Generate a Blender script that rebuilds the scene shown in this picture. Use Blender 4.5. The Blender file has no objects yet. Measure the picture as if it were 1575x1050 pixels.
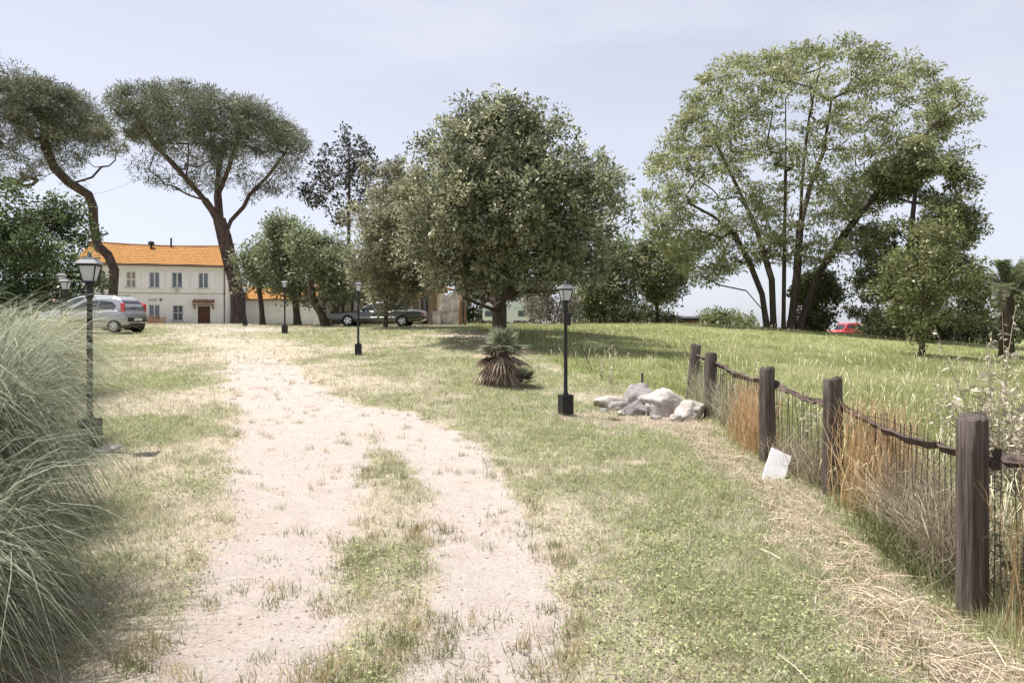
import bpy, bmesh, math, random
import numpy as np
from mathutils import Vector, Matrix

random.seed(7)
rng = np.random.default_rng(11)
scene = bpy.context.scene
C = scene.collection
R = math.radians

# ------------------------------------------------------------------ camera, sky, sun, exposure
F = 1050.0            # focal length in photograph pixels (24 mm lens)
EYE = 1.6
VH = 495.0            # the level line of the camera in the photograph
cd = bpy.data.cameras.new('camera')
cam = bpy.data.objects.new('camera', cd)
C.objects.link(cam)
cam.location = (0, 0, EYE)
cam.rotation_euler = (R(90), 0, 0)
cd.sensor_width = 36.0
cd.lens = 24.0
cd.shift_y = -(525 - VH) / 1575.0
cd.clip_start = 0.05
cd.clip_end = 4000
scene.camera = cam

SUN_EL, SUN_AZ = 69.0, -72.0      # azimuth from +Y (view direction), negative = left
w = bpy.data.worlds.new('World')
scene.world = w
w.use_nodes = True
nt = w.node_tree
nt.nodes.clear()
wo = nt.nodes.new('ShaderNodeOutputWorld')
bg = nt.nodes.new('ShaderNodeBackground')
sk = nt.nodes.new('ShaderNodeTexSky')
sk.sky_type = 'NISHITA'
sk.sun_disc = False
sk.sun_elevation = R(SUN_EL)
sk.sun_rotation = R(SUN_AZ)
sk.air_density = 1.0
sk.dust_density = 0.8
sk.ozone_density = 1.5
hs = nt.nodes.new('ShaderNodeHueSaturation')
hs.inputs['Saturation'].default_value = 0.36
tc = nt.nodes.new('ShaderNodeTexCoord')
mp = nt.nodes.new('ShaderNodeMapping')
mp.inputs['Scale'].default_value = (1.2, 1.2, 4.5)
mp.inputs['Rotation'].default_value = (0.15, 0.1, 0.5)
cn = nt.nodes.new('ShaderNodeTexNoise')
cn.inputs['Scale'].default_value = 2.2
cn.inputs['Detail'].default_value = 7
cn.inputs['Roughness'].default_value = 0.55
cr = nt.nodes.new('ShaderNodeMapRange')
cr.inputs['From Min'].default_value = 0.42
cr.inputs['From Max'].default_value = 0.8
cr.inputs['To Min'].default_value = 0.42
cr.inputs['To Max'].default_value = 1.0
mx = nt.nodes.new('ShaderNodeMix')
mx.data_type = 'RGBA'
mx.inputs['B'].default_value = (5.1, 5.25, 6.0, 1)       # thin high cloud
nt.links.new(tc.outputs['Generated'], mp.inputs['Vector'])
nt.links.new(mp.outputs['Vector'], cn.inputs['Vector'])
nt.links.new(cn.outputs['Fac'], cr.inputs['Value'])
nt.links.new(sk.outputs['Color'], hs.inputs['Color'])
tint = nt.nodes.new('ShaderNodeMix'); tint.data_type = 'RGBA'; tint.blend_type = 'MULTIPLY'
tint.inputs['Factor'].default_value = 1.0
tint.inputs['B'].default_value = (.955, .975, 1.06, 1)
nt.links.new(hs.outputs['Color'], tint.inputs['A'])
nt.links.new(tint.outputs['Result'], mx.inputs['A'])
nt.links.new(cr.outputs['Result'], mx.inputs['Factor'])
nt.links.new(mx.outputs['Result'], bg.inputs['Color'])
bg.inputs['Strength'].default_value = 0.075
nt.links.new(bg.outputs['Background'], wo.inputs['Surface'])

sd = bpy.data.lights.new('sun', 'SUN')
sun = bpy.data.objects.new('sun', sd)
C.objects.link(sun)
sd.energy = 4.0
sd.angle = R(0.53)
sd.color = (1.0, 0.965, 0.925)
_s = Vector((math.sin(R(SUN_AZ)) * math.cos(R(SUN_EL)), math.cos(R(SUN_AZ)) * math.cos(R(SUN_EL)), math.sin(R(SUN_EL))))
sun.rotation_euler = _s.to_track_quat('Z', 'Y').to_euler()
sun.location = (-30, 30, 60)

vs = scene.view_settings
scene.display_settings.display_device = 'sRGB'
vs.view_transform = 'Standard'
vs.look = 'None'
vs.exposure = 1.12
vs.gamma = 1.0
vs.use_curve_mapping = False
scene.cycles.max_bounces = 6
scene.cycles.diffuse_bounces = 3
scene.cycles.glossy_bounces = 2
scene.cycles.transmission_bounces = 4
scene.cycles.transparent_max_bounces = 8
scene.cycles.use_adaptive_sampling = True
scene.cycles.adaptive_threshold = 0.02


def at(u, v, Y):
    """photograph pixel (u, v) at depth Y -> world point"""
    return Vector(((u - 787.5) / F * Y, Y, EYE - (v - VH) / F * Y))


def ux(u, Y):
    return (u - 787.5) / F * Y

# ------------------------------------------------------------------ helpers: objects and properties
def tag(o, label=None, cat=None, group=None, kind=None):
    if label: o['label'] = label
    if cat: o['category'] = cat
    if group: o['group'] = group
    if kind: o['kind'] = kind
    return o


def empty(name, loc=(0, 0, 0), rz=0.0, label=None, cat=None, group=None):
    o = bpy.data.objects.new(name, None)
    C.objects.link(o)
    o.empty_display_size = 0.2
    o.location = loc
    o.rotation_euler = (0, 0, rz)
    return tag(o, label, cat, group)


def link(name, me, mat=None, parent=None, smooth=False):
    o = bpy.data.objects.new(name, me)
    C.objects.link(o)
    if mat is not None and not me.materials:
        me.materials.append(mat)
    if parent is not None:
        o.parent = parent
    if smooth:
        me.polygons.foreach_set('use_smooth', np.ones(len(me.polygons), dtype=bool))
    return o


class MB:
    """collects simple solids and builds them as one mesh"""
    def __init__(self):
        self.v, self.f = [], []

    def add(self, vs_, fs):
        n = len(self.v)
        self.v += [tuple(p) for p in vs_]
        self.f += [tuple(i + n for i in f) for f in fs]
        return self

    def box(self, c, s, M=None):
        cx, cy, cz = c
        a, b, d = s[0] / 2, s[1] / 2, s[2] / 2
        p = [Vector((cx + i * a, cy + j * b, cz + k * d)) for k in (-1, 1) for j in (-1, 1) for i in (-1, 1)]
        if M is not None: p = [M @ q for q in p]
        return self.add(p, [(0, 2, 3, 1), (4, 5, 7, 6), (0, 1, 5, 4), (2, 6, 7, 3), (0, 4, 6, 2), (1, 3, 7, 5)])

    def hexa(self, b4, t4):
        """bottom ring and top ring of four points each"""
        return self.add(list(b4) + list(t4), [(3, 2, 1, 0), (4, 5, 6, 7), (0, 1, 5, 4), (1, 2, 6, 5), (2, 3, 7, 6), (3, 0, 4, 7)])

    def tube(self, pts, rad, n=8, cap=True):
        pts = [Vector(p) for p in pts]
        rs = rad if hasattr(rad, '__len__') else [rad] * len(pts)
        base = len(self.v)
        prev = None
        for i, p in enumerate(pts):
            d = (pts[min(i + 1, len(pts) - 1)] - pts[max(i - 1, 0)]).normalized()
            if prev is None:
                a = Vector((1, 0, 0)) if abs(d.z) > 0.7 else Vector((0, 0, 1))
                s = d.cross(a).normalized()
            else:
                s = (prev - d * prev.dot(d)).normalized()
            prev = s
            t = d.cross(s)
            for k in range(n):
                a = 2 * math.pi * k / n
                self.v.append(tuple(p + (s * math.cos(a) + t * math.sin(a)) * rs[i]))
        for i in range(len(pts) - 1):
            for k in range(n):
                a, b = base + i * n + k, base + i * n + (k + 1) % n
                self.f.append((a, b, b + n, a + n))
        if cap:
            self.f.append(tuple(base + k for k in range(n))[::-1])
            self.f.append(tuple(base + (len(pts) - 1) * n + k for k in range(n)))
        return self

    def lathe(self, prof, n=16, c=(0, 0, 0), M=None, caps=True):
        """prof = list of (r, z)"""
        vs_, fs = [], []
        for r, z in prof:
            for k in range(n):
                a = 2 * math.pi * k / n
                p = Vector((c[0] + r * math.cos(a), c[1] + r * math.sin(a), c[2] + z))
                vs_.append(M @ p if M is not None else p)
        for i in range(len(prof) - 1):
            for k in range(n):
                a, b = i * n + k, i * n + (k + 1) % n
                fs.append((a, b, b + n, a + n))
        if caps:
            fs.append(tuple(range(n))[::-1])
            fs.append(tuple((len(prof) - 1) * n + k for k in range(n)))
        return self.add(vs_, fs)

    def mesh(self, name):
        me = bpy.data.meshes.new(name)
        me.from_pydata(self.v, [], self.f)
        me.update()
        return me

    def build(self, name, mat, parent=None, smooth=False, bevel=0.0):
        me = self.mesh(name)
        if bevel > 0:
            bm = bmesh.new(); bm.from_mesh(me)
            bmesh.ops.bevel(bm, geom=[e for e in bm.edges], offset=bevel, segments=1, affect='EDGES', clamp_overlap=True)
            bm.to_mesh(me); bm.free()
        return link(name, me, mat, parent, smooth)


def raw_mesh(name, verts, nper, faces_idx, fsize, col=None):
    """fast mesh from numpy: faces_idx flat index array, all faces fsize corners"""
    me = bpy.data.meshes.new(name)
    verts = np.ascontiguousarray(verts, dtype=np.float32)
    faces_idx = np.ascontiguousarray(faces_idx, dtype=np.int32).ravel()
    nf = len(faces_idx) // fsize
    me.vertices.add(len(verts)); me.vertices.foreach_set('co', verts.ravel())
    me.loops.add(len(faces_idx)); me.loops.foreach_set('vertex_index', faces_idx)
    me.polygons.add(nf)
    me.polygons.foreach_set('loop_start', np.arange(0, nf * fsize, fsize, dtype=np.int32))
    me.update(calc_edges=True)
    if col is not None:
        ca = me.color_attributes.new('Col', 'FLOAT_COLOR', 'POINT')
        cc = np.ones((len(verts), 4), dtype=np.float32); cc[:, :3] = col
        ca.data.foreach_set('color', cc.ravel())
    return me


def nrm(a):
    return a / np.maximum(np.linalg.norm(a, axis=-1, keepdims=True), 1e-9)


def leaf_mesh(name, P, D, N, L, W, col, fold=0.25):
    """n rhombic leaves: base P, direction D, normal N, length L, width W"""
    n = len(P)
    D = nrm(D); S = nrm(np.cross(D, N)); U = nrm(np.cross(S, D))
    L = L[:, None]; W = W[:, None]
    mid = P + D * L * 0.45 + U * W * fold
    v = np.stack([P, mid - S * W / 2 , P + D * L, mid + S * W / 2], 1).reshape(-1, 3)
    idx = np.arange(n * 4)
    return raw_mesh(name, v, 4, idx, 4, np.repeat(col, 4, 0))


def strip_mesh(name, pts, wid, side, col):
    """pts (n,k,3), wid (n,k), side (n,3): ribbons of k-1 quads"""
    n, k, _ = pts.shape
    s = side[:, None, :] * wid[:, :, None] / 2
    v = np.stack([pts - s, pts + s], 2).reshape(-1, 3)
    b = (np.arange(n) * 2 * k)[:, None] + (np.arange(k - 1) * 2)[None, :]
    f = np.stack([b, b + 1, b + 3, b + 2], -1).reshape(-1)
    c = np.repeat(col, 2 * k, 0) if col.ndim == 2 else np.repeat(col.reshape(-1, 3), 2, 0)
    return raw_mesh(name, v, 0, f, 4, c)


def tri_blades(name, P, T, S, W, col):
    """single-triangle blades: foot P, tip T, side S, width W"""
    n = len(P)
    h = S * W[:, None] / 2
    v = np.stack([P - h, P + h, T], 1).reshape(-1, 3)
    return raw_mesh(name, v, 3, np.arange(n * 3), 3, np.repeat(col, 3, 0))


def seg_tubes(A, B, ra, rb, sides=5):
    """n frusta from A to B"""
    n = len(A)
    d = nrm(B - A)
    ref = np.where(np.abs(d[:, 2:3]) > 0.9, np.array([[1.0, 0, 0]]), np.array([[0, 0, 1.0]]))
    s = nrm(np.cross(d, ref)); t = np.cross(d, s)
    ang = np.arange(sides) * 2 * np.pi / sides
    ring = s[:, None, :] * np.cos(ang)[None, :, None] + t[:, None, :] * np.sin(ang)[None, :, None]
    va = A[:, None, :] + ring * ra[:, None, None]
    vb = B[:, None, :] + ring * rb[:, None, None]
    v = np.concatenate([va, vb], 1).reshape(-1, 3)
    k = np.arange(sides); k2 = (k + 1) % sides
    q = np.stack([k, k2, k2 + sides, k + sides], -1)
    f = (np.arange(n) * 2 * sides)[:, None, None] + q[None]
    return v, f.reshape(-1)

# ------------------------------------------------------------------ value noise in numpy
def _hash(ix, iy, s):
    h = (ix.astype(np.int64) * 374761393 + iy.astype(np.int64) * 668265263 + s * 982451653) & 0xffffffff
    h = ((h ^ (h >> 13)) * 1274126177) & 0xffffffff
    return ((h ^ (h >> 16)) & 0xffff) / 65535.0


def vnoise(x, y, s=0):
    x = np.asarray(x, float); y = np.asarray(y, float)
    ix, iy = np.floor(x), np.floor(y)
    fx, fy = x - ix, y - iy
    fx = fx * fx * (3 - 2 * fx); fy = fy * fy * (3 - 2 * fy)
    a, b = _hash(ix, iy, s), _hash(ix + 1, iy, s)
    c, d = _hash(ix, iy + 1, s), _hash(ix + 1, iy + 1, s)
    return (a * (1 - fx) + b * fx) * (1 - fy) + (c * (1 - fx) + d * fx) * fy


def fbm(x, y, s=0, o=4):
    t, a, n = 0, 1.0, 0
    for i in range(o):
        t = t + a * vnoise(x * 2 ** i, y * 2 ** i, s + i * 17); n += a; a *= 0.5
    return t / n

# ------------------------------------------------------------------ materials
def mat(name, rgb, rough=0.7, metal=0.0, spec=0.3, noise=0.0, nscale=20.0, bump=0.0, bscale=None, stretch=None, dark=None, coords='Object', alpha=None, trans=0.0):
    m = bpy.data.materials.new(name)
    m.use_nodes = True
    t = m.node_tree; n = t.nodes; l = t.links
    p = n['Principled BSDF']
    p.inputs['Base Color'].default_value = (*rgb, 1)
    p.inputs['Roughness'].default_value = rough
    p.inputs['Metallic'].default_value = metal
    p.inputs['Specular IOR Level'].default_value = spec
    if trans: p.inputs['Transmission Weight'].default_value = trans
    if noise or bump:
        c = n.new('ShaderNodeTexCoord'); mpp = n.new('ShaderNodeMapping')
        l.new(c.outputs[coords], mpp.inputs['Vector'])
        if stretch: mpp.inputs['Scale'].default_value = stretch
        tx = n.new('ShaderNodeTexNoise'); tx.inputs['Scale'].default_value = nscale; tx.inputs['Detail'].default_value = 6
        tx.inputs['Roughness'].default_value = 0.62
        l.new(mpp.outputs['Vector'], tx.inputs['Vector'])
        if noise:
            r = n.new('ShaderNodeMapRange'); r.inputs['From Min'].default_value = 0.3; r.inputs['From Max'].default_value = 0.72
            l.new(tx.outputs['Fac'], r.inputs['Value'])
            mm = n.new('ShaderNodeMix'); mm.data_type = 'RGBA'
            dk = dark if dark else tuple(x * (1 - noise) for x in rgb)
            mm.inputs['A'].default_value = (*dk, 1); mm.inputs['B'].default_value = (*tuple(min(1, x * (1 + noise * 0.35)) for x in rgb), 1)
            l.new(r.outputs['Result'], mm.inputs['Factor']); l.new(mm.outputs['Result'], p.inputs['Base Color'])
        if bump:
            b = n.new('ShaderNodeBump'); b.inputs['Strength'].default_value = bump; b.inputs['Distance'].default_value = 0.03
            if bscale:
                t2 = n.new('ShaderNodeTexNoise'); t2.inputs['Scale'].default_value = bscale; t2.inputs['Detail'].default_value = 5
                l.new(mpp.outputs['Vector'], t2.inputs['Vector']); l.new(t2.outputs['Fac'], b.inputs['Height'])
            else:
                l.new(tx.outputs['Fac'], b.inputs['Height'])
            l.new(b.outputs['Normal'], p.inputs['Normal'])
    return m


def leaf_mat(name, trans=0.4, rough=0.5, spec=0.3):
    m = bpy.data.materials.new(name)
    m.use_nodes = True
    t = m.node_tree; n = t.nodes; l = t.links
    p = n['Principled BSDF']
    a = n.new('ShaderNodeVertexColor'); a.layer_name = 'Col'
    p.inputs['Roughness'].default_value = rough
    p.inputs['Specular IOR Level'].default_value = spec
    l.new(a.outputs['Color'], p.inputs['Base Color'])
    tr = n.new('ShaderNodeBsdfTranslucent')
    l.new(a.outputs['Color'], tr.inputs['Color'])
    ms = n.new('ShaderNodeMixShader'); ms.inputs['Fac'].default_value = trans
    l.new(p.outputs['BSDF'], ms.inputs[1]); l.new(tr.outputs['BSDF'], ms.inputs[2])
    l.new(ms.outputs['Shader'], n['Material Output'].inputs['Surface'])
    return m


M_LEAF = leaf_mat('foliage', 0.38, 0.45, 0.35)
M_NEEDLE = leaf_mat('pine_needles', 0.2, 0.6, 0.2)
M_GRASS = leaf_mat('grass_blades', 0.4, 0.6, 0.2)
M_DRY = leaf_mat('dry_stems', 0.25, 0.8, 0.1)
M_BARK = mat('bark', (0.11, 0.085, 0.068), 0.95, spec=0.1, noise=0.55, nscale=9, bump=0.9, bscale=14, stretch=(1, 1, 0.25))
M_PINEBARK = mat('pine_bark', (0.135, 0.095, 0.08), 0.95, spec=0.1, noise=0.6, nscale=5, bump=1.0, bscale=8, stretch=(1, 1, 0.35))
# ------------------------------------------------------------------ terrain: a gentle rise to a crest
_PY = np.array([-40, 0, 4, 8, 12, 16, 20, 28, 37, 46, 60, 75, 110, 200, 400, 1500.0])
_PZ = np.array([-0.6, 0, 0, .13, .26, .46, .62, 1.12, 1.34, 1.44, 1.44, 1.42, 0.9, -3, -7, -14.0])
_CP = np.array([  # x, y, z of ground seen under lamps, posts, cars and trees
    (-4.76, 7.7, .17), (.89, 11.27, .04), (-10.9, 16.7, .53), (-4.53, 20.1, .59), (-9.3, 28, 1.14), (-14.9, 38, 1.38),
    (-16.5, 28.5, 1.12), (-7.2, 37, 1.33), (2.52, 3.74, 0), (3.02, 6.43, -.05), (2.97, 7.95, 0), (3.4, 11.7, -.07), (3.9, 14, -.02),
    (-.25, 14.5, .3), (-.5, 26, 1.05), (18.9, 48, 1.15), (18, 30, .05), (29, 60, .3), (0, 0, 0), (-3, 3.5, .02), (8, 14, -.05), (9, 25, .45),
    (40, 60, -.4), (34, 40, -.3), (30, 25, -.5), (12, 8, -.3), (-38, 72, 1.26), (32.2, 66, -.42), (26, 51, .58), (24.5, 42, .5), (21, 75, .3)])


def _base(x, y):
    sh = np.interp(x, [-2, 2, 6, 20, 40], [0, 2, 5, 10, 14])
    return np.interp(y - sh * np.clip(y / 8, 0, 1), _PY, _PZ) - .045 * np.clip(x - 15, 0, 60)


def _smooth_base(x, y):
    return sum(_base(x + a, y + b) for a, b in ((0, 0), (1.5, 0), (-1.5, 0), (0, 1.5), (0, -1.5))) / 5


_sig = 3.0 + 0.16 * _CP[:, 1]
_K = np.exp(-((_CP[:, None, 0] - _CP[None, :, 0]) ** 2 + (_CP[:, None, 1] - _CP[None, :, 1]) ** 2) / (2 * _sig[None, :] ** 2))
_W = np.linalg.solve(_K + np.eye(len(_CP)) * 0.05, _CP[:, 2] - _smooth_base(_CP[:, 0], _CP[:, 1]))


def gz(x, y):
    x = np.asarray(x, float); y = np.asarray(y, float)
    z = _smooth_base(x, y)
    for (cx, cy, _), s_, w_ in zip(_CP, _sig, _W):
        z = z + w_ * np.exp(-((x - cx) ** 2 + (y - cy) ** 2) / (2 * s_ * s_))
    return z


def g(x, y):
    return float(gz(x, y))


def on(u, Y):
    """point of the ground under photograph column u at depth Y"""
    x = ux(u, Y)
    return Vector((x, Y, g(x, Y)))


# the drive: two worn wheel tracks that join and fade towards the house
TRACK_L = np.array([(-1.05, 0.5, .36), (-1.26, 3.0, .36), (-1.5, 4.15, .38), (-1.72, 5.5, .43), (-2.25, 7.6, .68), (-3.1, 10, .82), (-4.2, 12.5, .82), (-6.4, 17, .8), (-9.2, 23.5, .95), (-12.5, 30, 1.6)])
TRACK_R = np.array([(.05, 0.5, .3), (-.09, 3.03, .31), (-.12, 4.15, .29), (-.28, 5.5, .3), (-.6, 7.2, .36), (-1.3, 8.9, .55), (-2.2, 10.2, .8)])
TRACK_F = np.array([(-11, 27, 2.0), (-14.5, 34, 2.6), (-20, 47, 3.2), (-29, 66, 3.5)])
FENCE = np.array([(2.45, 1.7), (2.52, 3.74), (3.02, 6.43), (3.02, 7.95), (3.42, 11.7), (3.75, 14.2)])


def seg_dist(x, y, line, wcol=True):
    best = np.full(np.shape(x), 1e9)
    for a, b in zip(line[:-1], line[1:]):
        dx, dy = b[0] - a[0], b[1] - a[1]
        t = np.clip(((x - a[0]) * dx + (y - a[1]) * dy) / (dx * dx + dy * dy), 0, 1)
        d = np.hypot(x - a[0] - t * dx, y - a[1] - t * dy)
        if wcol: d = d - (a[2] + t * (b[2] - a[2]))
        best = np.minimum(best, d)
    return best


def sstep(a, b, x):
    t = np.clip((x - a) / (b - a), 0, 1)
    return t * t * (3 - 2 * t)


def path_mask(x, y):
    n = (fbm(x * 1.3, y * 1.3, 3) - .5) * 0.9 + (fbm(x * 4, y * 4, 8, 4) - .5) * 0.8
    sc = np.clip(y / 9, .45, 1.6)
    m = np.maximum(1 - sstep(-.2, .3, seg_dist(x, y, TRACK_L) + n * sc * .55), 1 - sstep(-.18, .3, seg_dist(x, y, TRACK_R) + n * sc * .5))
    m = m * (1 - .25 * sstep(8.5, 12, y)) * (1 - .5 * sstep(13, 24, y))
    far = (1 - sstep(-1.2, 1.4, seg_dist(x, y, TRACK_F) + n * 4)) * .5
    return np.maximum(m, far * sstep(25, 30, y))


def fence_x(y):
    return np.interp(y, FENCE[:, 1], FENCE[:, 0])


def field_mask(x, y):
    """the taller meadow beyond the fence and behind the palm"""
    edge = np.where(y < 14.2, fence_x(y), np.interp(y, [14.2, 17, 22, 30, 45, 80], [3.6, 1.6, .6, -1.5, -3.0, -6.0]))
    return sstep(-.25, .35, x - edge + (fbm(x * .7, y * .7, 5) - .5) * np.clip((y - 12) * .2, 0, 2.2))


def straw_mask(x, y):
    d = np.abs(x - (fence_x(y) - .38 - .02 * y)) + (fbm(x * 2, y * 2, 21) - .5) * .5
    d = d + (fbm(x * 6, y * 6, 23, 3) - .5) * .45
    m = (1 - sstep(.1, .5, d)) * (1 - sstep(12.0, 13.5, y))
    e = np.hypot((x - 1.9) / 1.6, (y - 10.9) / .8) + (fbm(x * 2, y * 2, 22) - .5) * .8
    return np.maximum(m, (1 - sstep(.6, 1.1, e)) * .8)


def dry_mask(x, y):
    """0 = green, 1 = dry lawn"""
    n = fbm(x * .45, y * .45, 31, 4)
    n2 = fbm(x * 2.1, y * 2.1, 35, 3)
    d = sstep(.36, .66, n * .65 + n2 * .35)
    near_path = 1 - sstep(0, 1.3, np.minimum(seg_dist(x, y, TRACK_L), seg_dist(x, y, TRACK_R)))
    return np.clip(d * .75 + near_path * .4, 0, 1)


def spaced(lo, hi, mid, fine, growth):
    a = [mid]
    s = fine
    while a[-1] < hi:
        a.append(a[-1] + s); s *= growth
    b = [mid]; s = fine
    while b[-1] > lo:
        b.append(b[-1] - s); s *= growth
    return np.array(sorted(set(b + a)))


xs = np.concatenate([-spaced(3.5, 900, 3.5, .05, 1.045)[::-1], np.arange(-3.45, 3.46, .05), spaced(3.5, 900, 3.5, .05, 1.045)])
ys = np.concatenate([np.arange(-30, 1.5, 1.5), np.arange(1.5, 9, .05), spaced(9, 1600, 9, .05, 1.018)])
xs = np.unique(np.round(xs, 4)); ys = np.unique(np.round(ys, 4))
GX, GY = np.meshgrid(xs, ys)
PM = path_mask(GX, GY); FM = field_mask(GX, GY); SM = straw_mask(GX, GY); DM = dry_mask(GX, GY)
GZ = gz(GX, GY)
near = np.clip(1 - GY / 40, 0, 1)
GZ = GZ + near * ((fbm(GX * .8, GY * .8, 41, 3) - .5) * .05 + (fbm(GX * 7, GY * 7, 43, 3) - .5) * .022 * (1 - .3 * PM)) - .025 * PM * near
nx, ny = len(xs), len(ys)


def gs(x, y):
    """height of the built ground surface (bilinear)"""
    x = np.asarray(x, float); y = np.asarray(y, float)
    i = np.clip(np.searchsorted(xs, x) - 1, 0, nx - 2); j = np.clip(np.searchsorted(ys, y) - 1, 0, ny - 2)
    tx = np.clip((x - xs[i]) / (xs[i + 1] - xs[i]), 0, 1); ty = np.clip((y - ys[j]) / (ys[j + 1] - ys[j]), 0, 1)
    return (GZ[j, i] * (1 - tx) + GZ[j, i + 1] * tx) * (1 - ty) + (GZ[j + 1, i] * (1 - tx) + GZ[j + 1, i + 1] * tx) * ty


def ground_material():
    m = bpy.data.materials.new('ground')
    m.use_nodes = True
    t = m.node_tree; n = t.nodes; l = t.links
    p = n['Principled BSDF']
    p.inputs['Roughness'].default_value = 0.95
    p.inputs['Specular IOR Level'].default_value = 0.1

    def attr(nm):
        a = n.new('ShaderNodeAttribute'); a.attribute_name = nm
        return a.outputs['Fac']
    geo = n.new('ShaderNodeNewGeometry')

    def noise(sc, det=6, ro=.6):
        x = n.new('ShaderNodeTexNoise'); x.inputs['Scale'].default_value = sc; x.inputs['Detail'].default_value = det
        x.inputs['Roughness'].default_value = ro
        l.new(geo.outputs['Position'], x.inputs['Vector'])
        return x.outputs['Fac']

    def rng_(v, a, b, c=0., d=1.):
        x = n.new('ShaderNodeMapRange'); x.inputs['From Min'].default_value = a; x.inputs['From Max'].default_value = b
        x.inputs['To Min'].default_value = c; x.inputs['To Max'].default_value = d
        l.new(v, x.inputs['Value'])
        return x.outputs['Result']

    def mixc(f, a, b):
        x = n.new('ShaderNodeMix'); x.data_type = 'RGBA'
        l.new(f, x.inputs['Factor'])
        for s_, k in ((a, 'A'), (b, 'B')):
            if isinstance(s_, tuple): x.inputs[k].default_value = (*s_, 1)
            else: l.new(s_, x.inputs[k])
        return x.outputs['Result']

    def math_(op, a, b):
        x = n.new('ShaderNodeMath'); x.operation = op
        for i, s_ in enumerate((a, b)):
            if isinstance(s_, (int, float)): x.inputs[i].default_value = s_
            else: l.new(s_, x.inputs[i])
        return x.outputs[0]
    fine = noise(38, 8, .7); mid_ = noise(5, 6, .65); big = noise(.7, 5); grit = noise(120, 4, .7)
    gravel = mixc(rng_(fine, .3, .7), (.29, .242, .208), (.45, .392, .35))
    gravel = mixc(rng_(mid_, .35, .75, 0, .55), gravel, (.48, .425, .38))
    gravel = mixc(rng_(grit, .66, .74, 0, .7), gravel, (.20, .165, .145))
    gravel = mixc(rng_(big, .55, .75, 0, .5), gravel, (.36, .27, .195))
    soil = mixc(rng_(fine, .3, .7), (.15, .115, .07), (.36, .285, .18))
    lawn = mixc(rng_(fine, .3, .7), (.125, .125, .06), (.28, .27, .145))
    lawn = mixc(rng_(mid_, .35, .7), lawn, (.28, .265, .15))
    drylawn = mixc(rng_(fine, .3, .7), (.25, .21, .145), (.50, .44, .34))
    meadow = mixc(rng_(fine, .3, .7), (.13, .155, .05), (.27, .29, .12))
    meadow = mixc(rng_(big, .4, .7), meadow, (.24, .25, .11))
    straw = mixc(rng_(fine, .3, .7), (.20, .155, .115), (.44, .365, .285))
    dm = rng_(math_('ADD', attr('dry'), math_('MULTIPLY', math_('SUBTRACT', mid_, .5), .9)), .25, .75)
    c = mixc(dm, lawn, drylawn)
    c = mixc(rng_(noise(11, 5, .7), .58, .7, 0, .45), c, soil)
    c = mixc(attr('field'), c, meadow)
    c = mixc(rng_(math_('ADD', attr('straw'), math_('MULTIPLY', math_('SUBTRACT', mid_, .5), .7)), .3, .7), c, straw)
    pm = rng_(math_('ADD', attr('path'), math_('MULTIPLY', math_('SUBTRACT', noise(9, 6, .7), .5), 1.0)), .3, .62)
    c = mixc(pm, c, gravel)
    l.new(c, p.inputs['Base Color'])
    b = n.new('ShaderNodeBump'); b.inputs['Strength'].default_value = .9; b.inputs['Distance'].default_value = .02
    l.new(math_('ADD', fine, math_('MULTIPLY', grit, .5)), b.inputs['Height'])
    l.new(b.outputs['Normal'], p.inputs['Normal'])
    return m


M_GROUND = ground_material()
_vid = np.arange(nx * ny).reshape(ny, nx)
_quads = np.stack([_vid[:-1, :-1], _vid[:-1, 1:], _vid[1:, 1:], _vid[1:, :-1]], -1).reshape(-1, 4)
_isp = ((PM[:-1, :-1] + PM[1:, 1:]) / 2 > .5).reshape(-1)
_allv = np.stack([GX, GY, GZ], -1).reshape(-1, 3)


def sheet(name, q):
    used, inv = np.unique(q.ravel(), return_inverse=True)
    me = raw_mesh(name, _allv[used], 0, inv, 4)
    for nm, A in (('path', PM), ('field', FM), ('straw', SM), ('dry', DM)):
        a = me.attributes.new(nm, 'FLOAT', 'POINT')
        a.data.foreach_set('value', A.reshape(-1)[used].astype(np.float32))
    o = link(name, me, M_GROUND, None, True)
    o['kind'] = 'structure'
    return o


tag(sheet('ground', _quads[~_isp]), 'sloping ground of dry lawn and meadow around the drive')
tag(sheet('gravel_path', _quads[_isp]), 'pale gravel drive of two worn wheel tracks leading uphill')

# ------------------------------------------------------------------ grass
def cols(n, a, b, var=.18, r=rng):
    t = r.random((n, 1))
    c = np.array(a) * (1 - t) + np.array(b) * t
    return np.clip(c * (1 + (r.random((n, 1)) - .5) * 2 * var), 0, 1)


def scatter(n, y0, y1, umax=.98, umin=None):
    """ground points whose density falls off with distance"""
    y = y0 * np.exp(rng.random(n) * math.log(y1 / y0))
    x = ((umin if umin is not None else -umax) + rng.random(n) * (umax - (umin if umin is not None else -umax))) * y
    return x, y


def tufts(x, y, nb, h, spread, lean, width, colr, name):
    n = len(x)
    z = gs(x, y)
    P = np.repeat(np.stack([x, y, z], -1), nb, 0)
    m = n * nb
    off = rng.normal(0, 1, (m, 2)) * np.repeat(spread, nb)[:, None]
    P[:, :2] += off
    P[:, 2] = gs(P[:, 0], P[:, 1]) - .004
    hh = np.repeat(h, nb) * (.45 + .75 * rng.random(m))
    az = rng.random(m) * 2 * np.pi
    ln = np.abs(rng.normal(0, 1, m)) * lean
    T = P + np.stack([np.cos(az) * ln * hh, np.sin(az) * ln * hh, hh], -1)
    a2 = rng.random(m) * np.pi
    S = np.stack([np.cos(a2), np.sin(a2), np.zeros(m)], -1)
    c = np.repeat(colr, nb, 0) * (.8 + .4 * rng.random((m, 1)))
    return tri_blades(name, P, T, S, np.repeat(width, nb) * (.7 + .6 * rng.random(m)), np.clip(c, 0, 1))


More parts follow.
